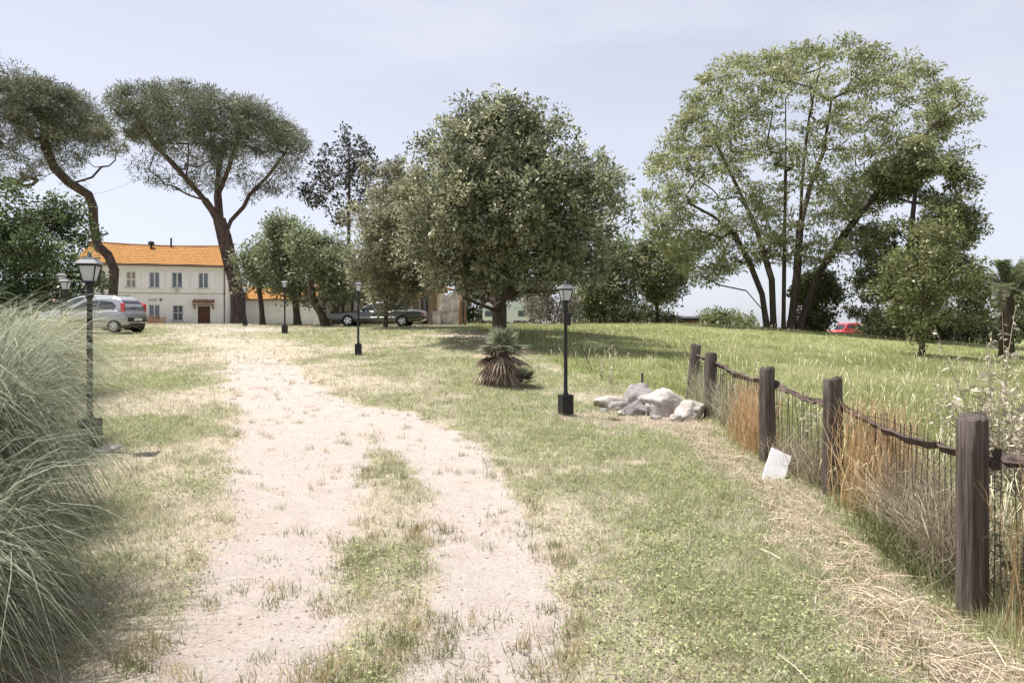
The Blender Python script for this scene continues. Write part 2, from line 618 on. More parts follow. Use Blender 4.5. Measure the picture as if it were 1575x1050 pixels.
def lawn():
    x, y = scatter(330000, 2.2, 60)
    pm, fm, sm, dm = path_mask(x, y), field_mask(x, y), straw_mask(x, y), dry_mask(x, y)
    patch = fbm(x * 2.6, y * 2.6, 61, 3)
    p = np.clip(1.15 - .8 * dm, .3, 1) * (.3 + .7 * sstep(.28, .5, patch + .12 * (1 - dm))) * (1 - fm) * (1 - .35 * sm)
    p = p * (1 - np.clip(pm * 1.25, 0, .985))
    k = rng.random(len(x)) < p
    x, y, dm, sm = x[k], y[k], dm[k], sm[k]
    n = len(x)
    gr = cols(n, (.21, .245, .10), (.48, .505, .29)); dr = cols(n, (.45, .40, .30), (.69, .63, .52))
    f = (rng.random(n) < dm * .75 + .2)[:, None]
    c = np.where(f, dr, gr)
    far = np.sqrt(y / 4)
    return tufts(x, y, 4, (.026 + .026 * rng.random(n)) * np.clip(far, .8, 2.2), .02 * far, .8, .0055 * np.clip(far, .8, 3) , c, 'lawn_grass')


tag(link('lawn_grass', lawn(), M_GRASS), 'short patchy lawn grass on both sides of the drive', 'grass', kind='stuff')


def clover():
    x, y = scatter(120000, 2.2, 18)
    pm, fm, sm, dm = path_mask(x, y), field_mask(x, y), straw_mask(x, y), dry_mask(x, y)
    patch = fbm(x * 1.1, y * 1.1, 71, 4)
    p = sstep(.5, .64, patch + .1 * (x > .8)) * (1 - fm) * (1 - sm) * (1 - np.clip(pm * 1.5, 0, 1))
    k = rng.random(len(x)) < p
    x, y = x[k], y[k]; n = len(x)
    P = np.stack([x, y, gs(x, y) + .008 + .025 * rng.random(n)], -1)
    az = rng.random(n) * 2 * np.pi
    D = np.stack([np.cos(az), np.sin(az), rng.normal(0.1, .35, n)], -1)
    N = np.stack([rng.normal(0, .35, n), rng.normal(0, .35, n), np.ones(n)], -1)
    s = (.012 + .018 * rng.random(n)) * np.clip(np.sqrt(y / 4), .9, 2)
    return leaf_mesh('clover', P, D, N, s, s * .62, cols(n, (.22, .26, .10), (.46, .48, .26), .3))


tag(link('clover', clover(), M_GRASS), 'low green clover and broad-leaved weeds in the lawn', 'weeds', kind='stuff')


def meadow():
    x, y = scatter(150000, 2.4, 75, .99, -.35)
    fm = field_mask(x, y)
    k = rng.random(len(x)) < fm
    x, y = x[k], y[k]; n = len(x)
    t = fbm(x * .35, y * .35, 81, 4)[:, None]
    c = cols(n, (.20, .225, .085), (.41, .42, .205)) * (1 - sstep(.45, .7, t)) + cols(n, (.38, .38, .19), (.58, .55, .35)) * sstep(.45, .7, t)
    tall = (.06 + .13 * rng.random(n)) * (1 - .3 * sstep(25, 45, y)) * np.where(rng.random(n) < .08, 1.7, 1)
    far = np.sqrt(np.clip(y / 7, .5, 6))
    return tufts(x, y, 4, tall, .06 * far, .45, .008 * np.clip(far, .8, 2.2), c, 'meadow_grass')


tag(link('meadow_grass', meadow(), M_GRASS), 'long green meadow grass growing beyond the fence', 'grass', kind='stuff')


def path_tufts():
    """stray tufts in and beside the wheel tracks"""
    x, y = scatter(16000, 2.2, 26, .6)
    pm = path_mask(x, y)
    d = np.minimum(seg_dist(x, y, TRACK_L), seg_dist(x, y, TRACK_R))
    k = (rng.random(len(x)) < np.where(d < .25, .55, .1)) & (fbm(x * 2, y * 2, 91, 3) > .5) & (rng.random(len(x)) < 1.15 - pm)
    x, y = x[k], y[k]; n = len(x)
    c = np.where(rng.random((n, 1)) < .5, cols(n, (.15, .18, .07), (.28, .29, .14)), cols(n, (.38, .30, .16), (.54, .45, .28)))
    return tufts(x, y, 22, .045 + .05 * rng.random(n), np.full(n, .035), .7, np.full(n, .005), c, 'path_tufts')


tag(link('path_tufts', path_tufts(), M_GRASS), 'small stray grass tufts along the wheel tracks', 'grass', kind='stuff')


def straw():
    """cut hay lying along the foot of the fence"""
    n = 5200
    y = 2.2 * np.exp(rng.random(n) * math.log(13.5 / 2.2))
    x = fence_x(y) - .38 - .02 * y + rng.normal(0, .3, n)
    k = rng.random(n) < straw_mask(x, y) + .06
    x, y = x[k], y[k]; n = len(x)
    az = rng.random(n) * 2 * np.pi
    L = .05 + .26 * rng.random(n) ** 3
    A = np.stack([x, y, gs(x, y) + .004 + .03 * rng.random(n)], -1)
    D = np.stack([np.cos(az), np.sin(az), rng.normal(.02, .1, n)], -1)
    mid = A + D * (L / 2)[:, None] + np.array([0, 0, .008])
    B = A + D * L[:, None]
    S = np.stack([-np.sin(az), np.cos(az), rng.normal(0, .4, n)], -1)
    wd = np.repeat((.0018 + .0028 * rng.random(n))[:, None], 3, 1)
    return strip_mesh('straw', np.stack([A, mid, B], 1), wd, S, cols(n, (.34, .25, .16), (.70, .60, .46), .25))


tag(link('straw', straw(), M_DRY), 'pale cut straw strewn along the foot of the fence', 'straw', kind='stuff')


def pebbles():
    n = 26000
    x, y = scatter(n, 2.2, 16, .6)
    k = path_mask(x, y) > .4 + .3 * rng.random(n)
    x, y = x[k], y[k]; n = len(x)
    s = .0025 + .010 * rng.random(n) ** 6
    P = np.stack([x, y, gs(x, y) + s * .25], -1)
    o = np.array([(1, 0, 0), (0, 1, 0), (-1, 0, 0), (0, -1, 0), (0, 0, .8), (0, 0, -.6)])
    q = rng.normal(1, .22, (n, 6, 1))
    v = P[:, None, :] + o[None] * q * s[:, None, None]
    f = np.array([(0, 1, 4), (1, 2, 4), (2, 3, 4), (3, 0, 4)])
    idx = (np.arange(n) * 6)[:, None, None] + f[None]
    return raw_mesh('gravel', v.reshape(-1, 3), 0, idx, 3, np.repeat(cols(n, (.24, .20, .18), (.52, .46, .42), .25), 6, 0))


tag(link('gravel', pebbles(), M_DRY), 'loose gravel stones on the wheel tracks', 'gravel', kind='stuff')


def meadow_stems():
    """pale seed-head stems standing over the meadow"""
    x, y = scatter(12000, 3, 45, .99, -.3)
    k = (rng.random(len(x)) < field_mask(x, y)) & (fbm(x * .5, y * .5, 95, 3) > .42)
    x, y = x[k], y[k]; n = len(x)
    A = np.stack([x, y, gs(x, y)], -1)
    h = .22 + .35 * rng.random(n); az = rng.random(n) * 6.283; ln = np.abs(rng.normal(0, .25, n)) * h
    d = np.stack([np.cos(az), np.sin(az), 0 * az], -1)
    B = A + d * (ln * .35)[:, None] + np.array([0, 0, 1]) * (h * .6)[:, None]
    T = A + d * ln[:, None] + np.array([0, 0, 1]) * h[:, None]
    T2 = T + d * (.06 + ln * .2)[:, None] + np.array([0, 0, -.02])
    wf = np.clip(np.sqrt(y / 7), .7, 1.5)
    wd = np.stack([.003 * wf, .003 * wf, .010 * wf, .002 * wf], 1)
    a2 = rng.random(n) * 3.14
    return strip_mesh('seed_stems', np.stack([A, B, T, T2], 1), wd, np.stack([np.cos(a2), np.sin(a2), 0 * a2], -1), cols(n, (.40, .38, .22), (.70, .66, .48), .2))


tag(link('seed_stems', meadow_stems(), M_DRY), 'pale seed-head stems standing over the meadow grass', 'grass', kind='stuff')
# ------------------------------------------------------------------ trees
def poly_world(poly, Y):
    return np.array([(ux(u, Y), EYE - (v - VH) / F * Y) for u, v in poly])


def inside(px, pz, poly):
    r = np.zeros(len(px), bool)
    j = len(poly) - 1
    for i in range(len(poly)):
        xi, zi = poly[i]; xj, zj = poly[j]
        c = ((zi > pz) != (zj > pz)) & (px < (xj - xi) * (pz - zi) / (zj - zi + 1e-12) + xi)
        r ^= c; j = i
    return r


def edge_d(px, pz, poly):
    b = np.full(len(px), 1e9)
    for i in range(len(poly)):
        a = poly[i]; c = poly[(i + 1) % len(poly)]
        d = c - a
        t = np.clip(((px - a[0]) * d[0] + (pz - a[1]) * d[1]) / (d @ d + 1e-12), 0, 1)
        b = np.minimum(b, np.hypot(px - a[0] - t * d[0], pz - a[1] - t * d[1]))
    return b


def crown_points(poly, Y, n, depth, r, shell=.6, keep=None):
    """clump centres filling a rounded volume whose outline is poly; depth = half thickness"""
    lo, hi = poly.min(0), poly.max(0)
    out = np.zeros((0, 3))
    while len(out) < n:
        m = n * 6
        px = lo[0] + r.random(m) * (hi[0] - lo[0]); pz = lo[1] + r.random(m) * (hi[1] - lo[1])
        k = inside(px, pz, poly); px, pz = px[k], pz[k]
        e = edge_d(px, pz, poly)
        E = max(e.max(), 1e-6)
        hd = depth * np.sqrt(np.clip(1 - (1 - np.clip(e / (E * .85), 0, 1)) ** 2, 0, 1)) + .1
        s = r.random(len(px))
        t = np.where(s < shell, np.sign(r.random(len(px)) - .55) * (.8 + .2 * r.random(len(px))), r.random(len(px)) * 2 - 1)
        P = np.stack([px, Y + t * hd, pz], -1)
        if keep is not None:
            P = P[r.random(len(P)) < keep(P, e)]
        out = np.concatenate([out, P])
    return out[:n]


def lobed_points(poly, Y, n, depth, r, n_lobe, lr, shell=.6, keep=None):
    """clumps sitting on rounded boughs, so the crown has lit tops and dark hollows"""
    lob = crown_points(poly, Y, n_lobe, max(depth - lr * .7, .2), r, shell, lambda P, e: np.clip((e - lr * .42) / (lr * .3), 0.02, 1) * (keep(P, e) if keep else 1))
    lrad = lr * (.4 + .85 * r.random(n_lobe))
    wgt = lrad ** 2; wgt /= wgt.sum()
    k = r.choice(n_lobe, n, p=wgt)
    d = nrm(r.normal(0, 1, (n, 3)) + np.array([0, 0, .15]))
    P = lob[k] - np.array([0, 0, lr * .3]) + d * (lrad[k] * (.55 + .5 * r.random(n)))[:, None] * np.array([1, 1, .82])
    stray = r.random(n) < .06
    P[stray] += d[stray] * (lr * .45)
    return P


def grow(trunks, targets, r, step=.6, sag=.0, bend=.16, up=.25):
    """skeleton: trunk polylines, then a limb from the nearest node out to every target.
    trunks: list of point lists (first point = foot). Returns nodes, parent"""
    pos, par = [], []
    for tr in trunks:
        last = -1
        tr = [np.array(p, float) for p in tr]
        if pos:
            dq = [np.linalg.norm(p - tr[0]) for p in pos]
            if min(dq) < .5 and tr[0][2] > pos[0][2] + .4: last = int(np.argmin(dq))
        for a, b in zip(tr[:-1], tr[1:]):
            m = max(1, int(np.linalg.norm(b - a) / step))
            for i in range(m):
                pos.append(a + (b - a) * i / m); par.append(last); last = len(pos) - 1
        pos.append(tr[-1]); par.append(last)
    nt0 = len(pos)
    order = np.argsort([min(np.linalg.norm(t - pos[i]) for i in range(0, nt0, 2)) for t in targets])
    cap = nt0 + len(targets) * 14
    A = np.zeros((cap, 3)); A[:nt0] = pos
    n = nt0
    lowest = min(p[2] for p in pos)
    for oi in order:
        t = targets[oi]
        d = A[:n] - t
        dist = np.sqrt((d ** 2).sum(1))
        pen = np.clip(A[:n, 2] - t[2], 0, None) * 1.2 + np.where(A[:n, 2] < lowest + .25 * (t[2] - lowest), 3.0, 0)
        k = int(np.argmin(dist + pen))
        a = A[k].copy()
        L = dist[k]
        m = int(min(12, max(2, round(L / step))))
        side = r.normal(0, 1, 3) * L * bend
        side[2] = -abs(side[2]) * .4 - L * up * .25
        last = k
        for i in range(1, m + 1):
            f = i / m
            q = a + (t - a) * f + side * math.sin(math.pi * f) + (r.normal(0, .05, 3) * step if i < m else 0)
            A[n] = q; par.append(last); last = n; n += 1
    return A[:n], np.array(par), nt0


def skeleton_mesh(name, A, par, rtip, power, r0max=None, foot=None, rfoot=None):
    n = len(A)
    cnt = np.zeros(n); kids = np.zeros(n)
    for i in range(n - 1, -1, -1):
        if kids[i] == 0: cnt[i] = 1
        p = par[i]
        if p >= 0:
            cnt[p] += cnt[i]; kids[p] += 1
    if rfoot: power = math.log(rfoot / rtip) / math.log(max(cnt.max(), 2))
    rad = rtip * cnt ** power
    if r0max is not None: rad = np.minimum(rad, r0max)
    k = np.where(par >= 0)[0]
    a, b = A[par[k]], A[k]
    rb = rad[k]; ra = np.minimum(rad[par[k]], rb * 1.5)
    if foot is not None:                      # flare at the foot
        z0 = A[:, 2].min()
        ra = ra * (1 + foot * np.exp(-(a[:, 2] - z0) / .35)); rb = rb * (1 + foot * np.exp(-(b[:, 2] - z0) / .35))
    dd = nrm(b - a)
    a = a - dd * (ra * .25)[:, None]; b = b + dd * (rb * .25)[:, None]
    big = ra > .05
    v1, f1 = seg_tubes(a[big], b[big], ra[big], rb[big], 8)
    v2, f2 = seg_tubes(a[~big], b[~big], ra[~big], rb[~big], 4)
    v = np.concatenate([v1, v2]); f = np.concatenate([f1, f2 + len(v1)])
    return raw_mesh(name, v, 0, f, 4)


def foliage(name, clumps, per, rad, leaf, col_a, col_b, r, aspect=.5, droop=0., up=.5, flat=1.0, cvar=.2, top=None, lsd=.38):
    """leaves spread through each clump; whole clumps differ a little in tone"""
    n = len(clumps) * per
    c = np.repeat(clumps, per, 0)
    d = nrm(r.normal(0, 1, (n, 3)))
    rr = np.repeat(rad * (.6 + .8 * r.random(len(clumps))), per) * r.random(n) ** .45
    off = d * rr[:, None]; off[:, 2] *= flat
    P = c + off
    D = nrm(d + r.normal(0, .7, (n, 3)) + np.array([0, 0, -droop]))
    N = nrm(d * .5 + r.normal(0, .55, (n, 3)) + np.array([0, 0, up]))
    L = leaf * np.exp(np.clip(r.normal(0, lsd, n), -.8, .45))
    tone = np.repeat(r.normal(1, cvar * .6, (len(clumps), 1)), per, 0)
    mixv = np.clip(np.repeat(r.random((len(clumps), 1)), per, 0) * .6 + r.random((n, 1)) * .5 - .05, 0, 1)
    col = (np.array(col_a) * (1 - mixv) + np.array(col_b) * mixv) * tone * (1 + r.normal(0, cvar * .5, (n, 1)))
    return leaf_mesh(name, P, D, N, L, L * aspect, np.clip(col, .004, 1))


def tree(name, label, Y, poly, trunks, n_clump, per, rad, leaf, ca, cb, depth, seed, group=None, bark=None, shell=.6, rtip=.012, power=.42,
         aspect=.5, droop=0., up=.5, flat=1.0, keep=None, step=.6, lmat=None, foot=.5, bend=.16, cvar=.2, limb_every=1, extra_bare=0, cat='tree', upb=.25, rmax=None, rfoot=None, lobes=0, lr=1.0):
    r = np.random.default_rng(seed)
    pw = poly_world(poly, Y)
    cl = lobed_points(pw, Y, n_clump, depth, r, lobes, lr, shell, keep) if lobes else crown_points(pw, Y, n_clump, depth, r, shell, keep)
    tr = []
    for t in trunks:
        pts = []
        for i, q in enumerate(t):
            u, v = q[0], q[1]; dy = q[2] if len(q) > 2 else 0.0
            p = at(u, v, Y); pts.append((p.x, Y + dy, p.z))
        if not (len(t[0]) > 3):
            x0, y0 = pts[0][0], pts[0][1]
            pts[0] = (x0, y0, g(x0, y0) - .12)
        tr.append(pts)
    base = tr[0][0]
    root = empty(name, (base[0], base[1], g(base[0], base[1])), 0, label, cat, group)
    o3 = np.array(root.location)
    A, par, _ = grow(tr, cl[::limb_every], r, step, bend=bend, up=upb)
    if extra_bare:
        pass
    me = skeleton_mesh('trunk', A - o3, par, rtip, power, rmax, foot, rfoot)
    link('trunk', me, bark or M_BARK, root, True)
    cm = foliage('crown', cl - o3, per, rad, leaf, ca, cb, r, aspect, droop, up, flat, cvar)
    link('crown', cm, lmat or M_LEAF, root)
    return root


# evergreen oak in the middle of the lawn
OAK = [(640, 425), (628, 380), (622, 330), (615, 275), (645, 262), (668, 226), (690, 186), (715, 172), (742, 186), (770, 170), (800, 172), (830, 186), (848, 208), (872, 224),
       (896, 240), (922, 258), (936, 268), (946, 292), (956, 312), (950, 345), (932, 362), (925, 400), (905, 430), (860, 440), (820, 430), (790, 446), (745, 446), (720, 442), (690, 436), (660, 428)]
tree('evergreen_oak', 'largest dense evergreen oak with dark rounded crown behind the fan palm', 26, OAK, [[(768, 507), (768, 470), (772, 430), (775, 360), (770, 280), (765, 210)]],
     2300, 62, .29, .13, (.085, .10, .045), (.45, .455, .30), 5.0, 137, rtip=.014, power=.42, shell=.72, aspect=.45, up=.35, foot=.25, cvar=.42, rfoot=.26, lobes=330, lr=.95)
tree('small_oak', 'small evergreen tree with greyish crown in front of the dark green sedan', 33,
     [(544, 305), (562, 276), (590, 254), (624, 244), (662, 266), (690, 330), (690, 400), (668, 440), (618, 464), (592, 472), (562, 448), (544, 412), (536, 355)],
     [[(593, 503), (594, 470), (598, 420), (604, 360), (606, 300)]], 900, 66, .31, .135, (.105, .112, .055), (.50, .48, .33), 2.5, 102, rtip=.009, shell=.7, aspect=.45, foot=.2, cvar=.38, rfoot=.10, lobes=130, lr=.75)

# stone pines
PC_A, PC_B = (.058, .068, .042), (.30, .31, .21)


def pine_keep(vt, vb, Y):
    zt = EYE - (vt - VH) / F * Y; zb = EYE - (vb - VH) / F * Y
    return lambda P, e: np.where(P[:, 2] > zb + .45 * (zt - zb), 1.0, .26)


tree('stone_pine', 'tall umbrella pine with wide flat crown at the right end of the farmhouse', 52,
     [(190, 160), (216, 144), (255, 136), (300, 140), (340, 148), (385, 160), (420, 168), (446, 190), (465, 215), (463, 245), (445, 282), (425, 300), (400, 292), (370, 305), (345, 285), (310, 292), (270, 285), (235, 284), (214, 268), (240, 245), (218, 220), (190, 195)],
     [[(367, 500), (366, 465), (362, 432), (352, 395), (345, 365), (338, 340), (320, 310, -.5), (300, 285, -1.5)], [(345, 365, 0, 1), (352, 338, .4), (368, 316, .8), (374, 296, 1.2), (400, 262, 1.8), (425, 225, 2)], [(338, 340, 0, 1), (328, 300, .8), (322, 255, 1.6), (330, 205, 2)], [(320, 310, -.5, 1), (292, 268, -2), (262, 232, -2.6), (235, 190, -2.6)], [(374, 296, 1.2, 1), (410, 280, .2), (440, 255, -.6)], [(328, 300, .8, 1), (352, 258, 0), (372, 215, -.8), (385, 180, -1)], [(320, 310, -.5, 1), (285, 298, .6), (250, 280, 1.2)], [(300, 285, -1.5, 1), (296, 240, -.6), (288, 190, 0)]],
     560, 105, .7, .3, PC_A, PC_B, 4.6, 103, group='umbrella pines by the farmhouse', bark=M_PINEBARK, lmat=M_NEEDLE, shell=.45, rtip=.016, power=.43, aspect=.16, up=.9, flat=.62,
     keep=pine_keep(126, 300, 52), step=.8, foot=.25, bend=.1, limb_every=2, upb=.6, rfoot=.56)
tree('stone_pine', 'crooked umbrella pine with forked trunk in front of the farmhouse', 56,
     [(44, 130), (76, 134), (106, 138), (132, 154), (142, 180), (160, 200), (186, 214), (182, 226), (156, 234), (134, 222), (112, 238), (88, 254), (58, 228), (42, 185)],
     [[(176, 502), (174, 450), (176, 415), (166, 392), (150, 378), (144, 345), (143, 318), (136, 300), (112, 282, -.6), (96, 262, -1), (86, 235, -1.2), (78, 200, -1)], [(136, 300, 0, 1), (155, 292, .8), (180, 280, 1.2), (205, 262, 1.4), (222, 235, 1.6)], [(112, 282, 0, 1), (128, 268, 1.2), (138, 250, 1.6)]],
     330, 105, .75, .31, PC_A, PC_B, 4.2, 104, group='umbrella pines by the farmhouse', bark=M_PINEBARK, lmat=M_NEEDLE, shell=.45, rtip=.009, power=.42, aspect=.16, up=.9, flat=.62,
     keep=pine_keep(118, 262, 56), step=.8, foot=.25, bend=.1, limb_every=2, upb=.6, rfoot=.36)
tree('stone_pine', 'leftmost umbrella pine, its crown cut by the picture edge', 50,
     [(-190, 150), (-120, 112), (-60, 95), (0, 96), (45, 115), (62, 160), (72, 215), (104, 268), (62, 288), (20, 276), (-20, 282), (-90, 262), (-170, 230)],
     [[(-70, 500), (-66, 420), (-56, 340), (-40, 295), (-15, 260, -.5), (15, 225, -1)], [(-56, 340, 0, 1), (-80, 290, .6), (-110, 240, 1)], [(-40, 295, 0, 1), (10, 280, .8), (40, 262, 1)]],
     400, 105, .72, .3, PC_A, PC_B, 4.6, 105, group='umbrella pines by the farmhouse', bark=M_PINEBARK, lmat=M_NEEDLE, shell=.45, rtip=.016, power=.43, aspect=.16, up=.9, flat=.62,
     keep=pine_keep(95, 285, 50), step=.8, foot=.25, bend=.1, limb_every=2, upb=.6, rfoot=.48)

# left dark broadleaf
tree('broadleaf_tree', 'dense dark green leafy tree at the left edge above the tall grasses', 34,
     [(-90, 330), (-40, 300), (0, 292), (30, 276), (70, 285), (108, 312), (130, 340), (146, 382), (134, 420), (118, 445), (90, 470), (30, 490), (-60, 480), (-100, 420)],
     [[(20, 520), (22, 470), (30, 400), (40, 340)]], 430, 85, .55, .16, (.035, .06, .02), (.15, .19, .08), 2.8, 106, rtip=.014, aspect=.55, cvar=.3, rfoot=.25, lobes=60, lr=.95)

# trees in front of the long low house
G_OL = 'leafy trees in front of the low house'
GA, GB = (.09, .12, .055), (.33, .36, .21)
tree('garden_tree', 'small sparse leafy tree nearest the right umbrella pine trunk', 43, [(370, 388), (385, 372), (402, 368), (425, 395), (432, 450), (412, 470), (392, 462), (374, 440)],
     [[(404, 500), (402, 470), (398, 440), (400, 405)]], 120, 60, .5, .17, GA, GB, 1.7, 107, G_OL, rtip=.012, shell=.5, rfoot=.16, lobes=26, lr=.6)
tree('garden_tree', 'upright leafy tree whose crown is tallest before the low house', 41, [(404, 352), (428, 322), (466, 330), (490, 352), (486, 420), (462, 462), (430, 458), (408, 425)],
     [[(458, 502), (455, 470), (447, 430), (445, 380)], [(455, 470, 0, 1), (465, 440), (470, 400)]], 240, 75, .5, .16, GA, GB, 2.2, 108, G_OL, rtip=.012, shell=.55, rfoot=.2, lobes=50, lr=.7)
tree('garden_tree', 'leafy tree with slanting trunk just left of the dark green sedan', 37.5, [(468, 348), (505, 343), (540, 368), (550, 425), (532, 460), (500, 458), (472, 435), (462, 395)],
     [[(503, 505), (494, 482), (480, 460), (478, 430), (490, 390)]], 210, 75, .48, .155, GA, GB, 2.1, 109, G_OL, rtip=.013, shell=.55, rfoot=.2, lobes=46, lr=.65)
tree('garden_tree', 'thick trunked tree half hidden behind the slanting tree by the low house', 43, [(500, 410), (530, 385), (560, 395), (572, 430), (548, 455), (510, 458)],
     [[(515, 500), (516, 470), (521, 445), (527, 415)]], 90, 65, .5, .16, GA, GB, 1.6, 110, G_OL, rtip=.02, shell=.5, rfoot=.25, lobes=12, lr=.6)
tree('tall_sparse_tree', 'tall thin tree with sparse dark leaves rising behind the low house', 56,
     [(536, 193), (556, 203), (572, 225), (582, 250), (580, 300), (565, 345), (520, 345), (490, 322), (456, 308), (478, 276), (490, 240), (514, 214)],
     [[(535, 498), (536, 400), (537, 300), (537, 205)]], 170, 26, .42, .26, (.045, .045, .04), (.11, .11, .09), 2.2, 111, rtip=.016, power=.36, shell=.3, aspect=.5, flat=.7, step=1.0, rfoot=.14)

# the wide airy tree on the right, several stems from one foot
AIRY = [(985, 300), (1000, 252), (1030, 205), (1058, 165), (1073, 122), (1105, 100), (1150, 95), (1190, 85), (1240, 76), (1265, 64), (1300, 76), (1330, 86), (1362, 95), (1400, 104),
        (1422, 125), (1440, 140), (1470, 150), (1491, 180), (1486, 200), (1450, 192), (1432, 205), (1460, 230), (1476, 246), (1462, 275), (1425, 262), (1395, 300), (1340, 330), (1310, 330),
        (1290, 400), (1240, 410), (1180, 395), (1120, 425), (1080, 440), (1050, 415), (1020, 372), (1000, 345)]


def airy_keep(P, e):
    return np.clip(.42 + .7 * np.exp(-e / 1.1), 0, 1)


tree('spreading_tree', 'wide airy tree with many bare stems fanning from one foot beyond the field', 46, AIRY,
     [[(1180, 503), (1172, 452), (1152, 402), (1122, 362, -1), (1084, 340, -2), (1045, 322, -2.4)],
      [(1190, 505), (1187, 430), (1172, 350, 1), (1150, 280, 2), (1118, 205, 2.5)],
      [(1205, 506), (1206, 420), (1200, 330, -.8), (1194, 250, -1.6), (1190, 165, -2)],
      [(1216, 506), (1226, 420), (1240, 345, 1), (1262, 280, 1.6), (1288, 220, 2), (1300, 140, 2)],
      [(1228, 506), (1256, 425), (1282, 372, -1), (1304, 330, -2), (1352, 262, -3), (1400, 204, -3.2), (1448, 172, -3)],
      [(1176, 480, 0, 1), (1140, 448, -1), (1096, 441, -1.8), (1066, 428, -2)],
      [(1240, 345, 1, 1), (1235, 260, 0), (1240, 180, -.5), (1256, 110, -.5)]],
     980, 72, .72, .25, (.14, .16, .065), (.43, .44, .235), 5.2, 112, rtip=.009, power=.40, shell=.35, aspect=.32, droop=.25, up=.8, flat=.36, keep=airy_keep, step=.8, foot=.3, bend=.12, upb=.1, rfoot=.27)
tree('ivy_covered_tree', 'full dark green tree standing right of the wide airy tree', 42,
     [(1380, 215), (1420, 196), (1458, 230), (1474, 250), (1464, 300), (1480, 340), (1495, 352), (1490, 400), (1500, 440), (1482, 475), (1440, 490), (1400, 508), (1345, 512), (1312, 495), (1308, 430), (1328, 362), (1348, 300), (1362, 250)],
     [[(1400, 520), (1400, 470), (1398, 400), (1404, 330), (1412, 260)]], 820, 70, .45, .2, (.10, .115, .05), (.37, .38, .19), 3.0, 113, rtip=.014, aspect=.42, flat=.75, droop=.2, rfoot=.3, lobes=95, lr=.85)
tree('yellowing_tree', 'small tree with yellow-green leaves and thin trunk in the meadow on the right', 30,
     [(1366, 410), (1390, 362), (1422, 328), (1470, 345), (1500, 390), (1498, 460), (1475, 522), (1430, 538), (1385, 528), (1356, 475)],
     [[(1418, 552), (1418, 510), (1420, 450), (1424, 380)]], 280, 44, .34, .14, (.075, .09, .035), (.29, .30, .13), 1.9, 114, rtip=.012, shell=.4, aspect=.5, rfoot=.11, lobes=60, lr=.5)
G_BK = 'trees behind the field'
tree('background_tree', 'dark green tree right behind the evergreen oak, beyond the field', 57, [(872, 455), (905, 400), (932, 365), (958, 356), (978, 380), (988, 440), (978, 485), (930, 496), (880, 496)],
     [[(938, 500), (940, 470), (936, 430), (942, 390)]], 260, 60, .75, .24, (.065, .09, .036), (.27, .30, .15), 3.2, 115, G_BK, rtip=.016, rfoot=.2, lobes=44, lr=1.0)
tree('background_tree', 'pale green tree left of the wide airy tree, over the dark shed', 60, [(962, 375), (1000, 346), (1040, 350), (1062, 385), (1064, 430), (1040, 462), (1000, 470), (972, 448)],
     [[(1012, 500), (1010, 470), (1008, 430), (1015, 390)], [(1010, 470, 0, 1), (1030, 445), (1045, 420)]], 230, 60, .75, .24, (.09, .11, .045), (.33, .335, .18), 3.0, 116, G_BK, rtip=.016, rfoot=.16, lobes=40, lr=.95)
tree('dead_branched_shrub', 'greyish pink shrub with thin twigs right of the white caravan', 52, [(806, 452), (830, 424), (862, 416), (886, 440), (892, 490), (850, 498), (814, 498)],
     [[(845, 501), (845, 480), (842, 455)], [(850, 501), (860, 470), (868, 445)]], 150, 42, .5, .16, (.12, .105, .085), (.30, .265, .22), 2.0, 117, rtip=.010, cat='shrub')
tree('undergrowth_shrub', 'dark green undergrowth below the stems of the wide airy tree', 49, [(1214, 470), (1228, 415), (1256, 385), (1272, 405), (1282, 470), (1278, 508), (1210, 508)],
     [[(1250, 508), (1250, 480), (1252, 440)]], 260, 60, .45, .2, (.06, .075, .03), (.26, .275, .13), 2.4, 118, rtip=.010, cat='shrub', lobes=18, lr=.8)
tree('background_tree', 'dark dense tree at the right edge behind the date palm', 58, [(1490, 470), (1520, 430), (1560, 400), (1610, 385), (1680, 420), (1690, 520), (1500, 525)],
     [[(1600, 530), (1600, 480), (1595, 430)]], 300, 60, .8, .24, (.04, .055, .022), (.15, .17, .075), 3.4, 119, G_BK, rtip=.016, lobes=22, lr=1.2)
tree('low_bush', 'low bright green bush on the far skyline under the airy tree', 75, [(1072, 490), (1090, 478), (1115, 480), (1150, 488), (1165, 500), (1160, 506), (1070, 506)],
     [[(1115, 508), (1115, 500), (1118, 490)]], 90, 50, .6, .26, (.08, .105, .035), (.25, .27, .11), 2.0, 120, rtip=.010, cat='bush')
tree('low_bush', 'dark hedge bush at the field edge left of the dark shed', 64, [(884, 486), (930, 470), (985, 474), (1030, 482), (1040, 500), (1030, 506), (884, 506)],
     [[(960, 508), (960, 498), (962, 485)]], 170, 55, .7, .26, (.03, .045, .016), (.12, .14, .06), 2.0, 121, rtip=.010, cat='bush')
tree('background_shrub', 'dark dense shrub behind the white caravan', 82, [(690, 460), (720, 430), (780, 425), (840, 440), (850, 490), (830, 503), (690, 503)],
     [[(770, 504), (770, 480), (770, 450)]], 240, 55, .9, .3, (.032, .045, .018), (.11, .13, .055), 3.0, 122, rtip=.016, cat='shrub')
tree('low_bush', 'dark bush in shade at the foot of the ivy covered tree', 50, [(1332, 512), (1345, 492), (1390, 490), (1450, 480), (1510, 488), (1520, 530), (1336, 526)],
     [[(1400, 535), (1400, 520), (1400, 500)]], 180, 55, .6, .24, (.03, .042, .016), (.12, .13, .055), 1.8, 123, rtip=.010, cat='bush')
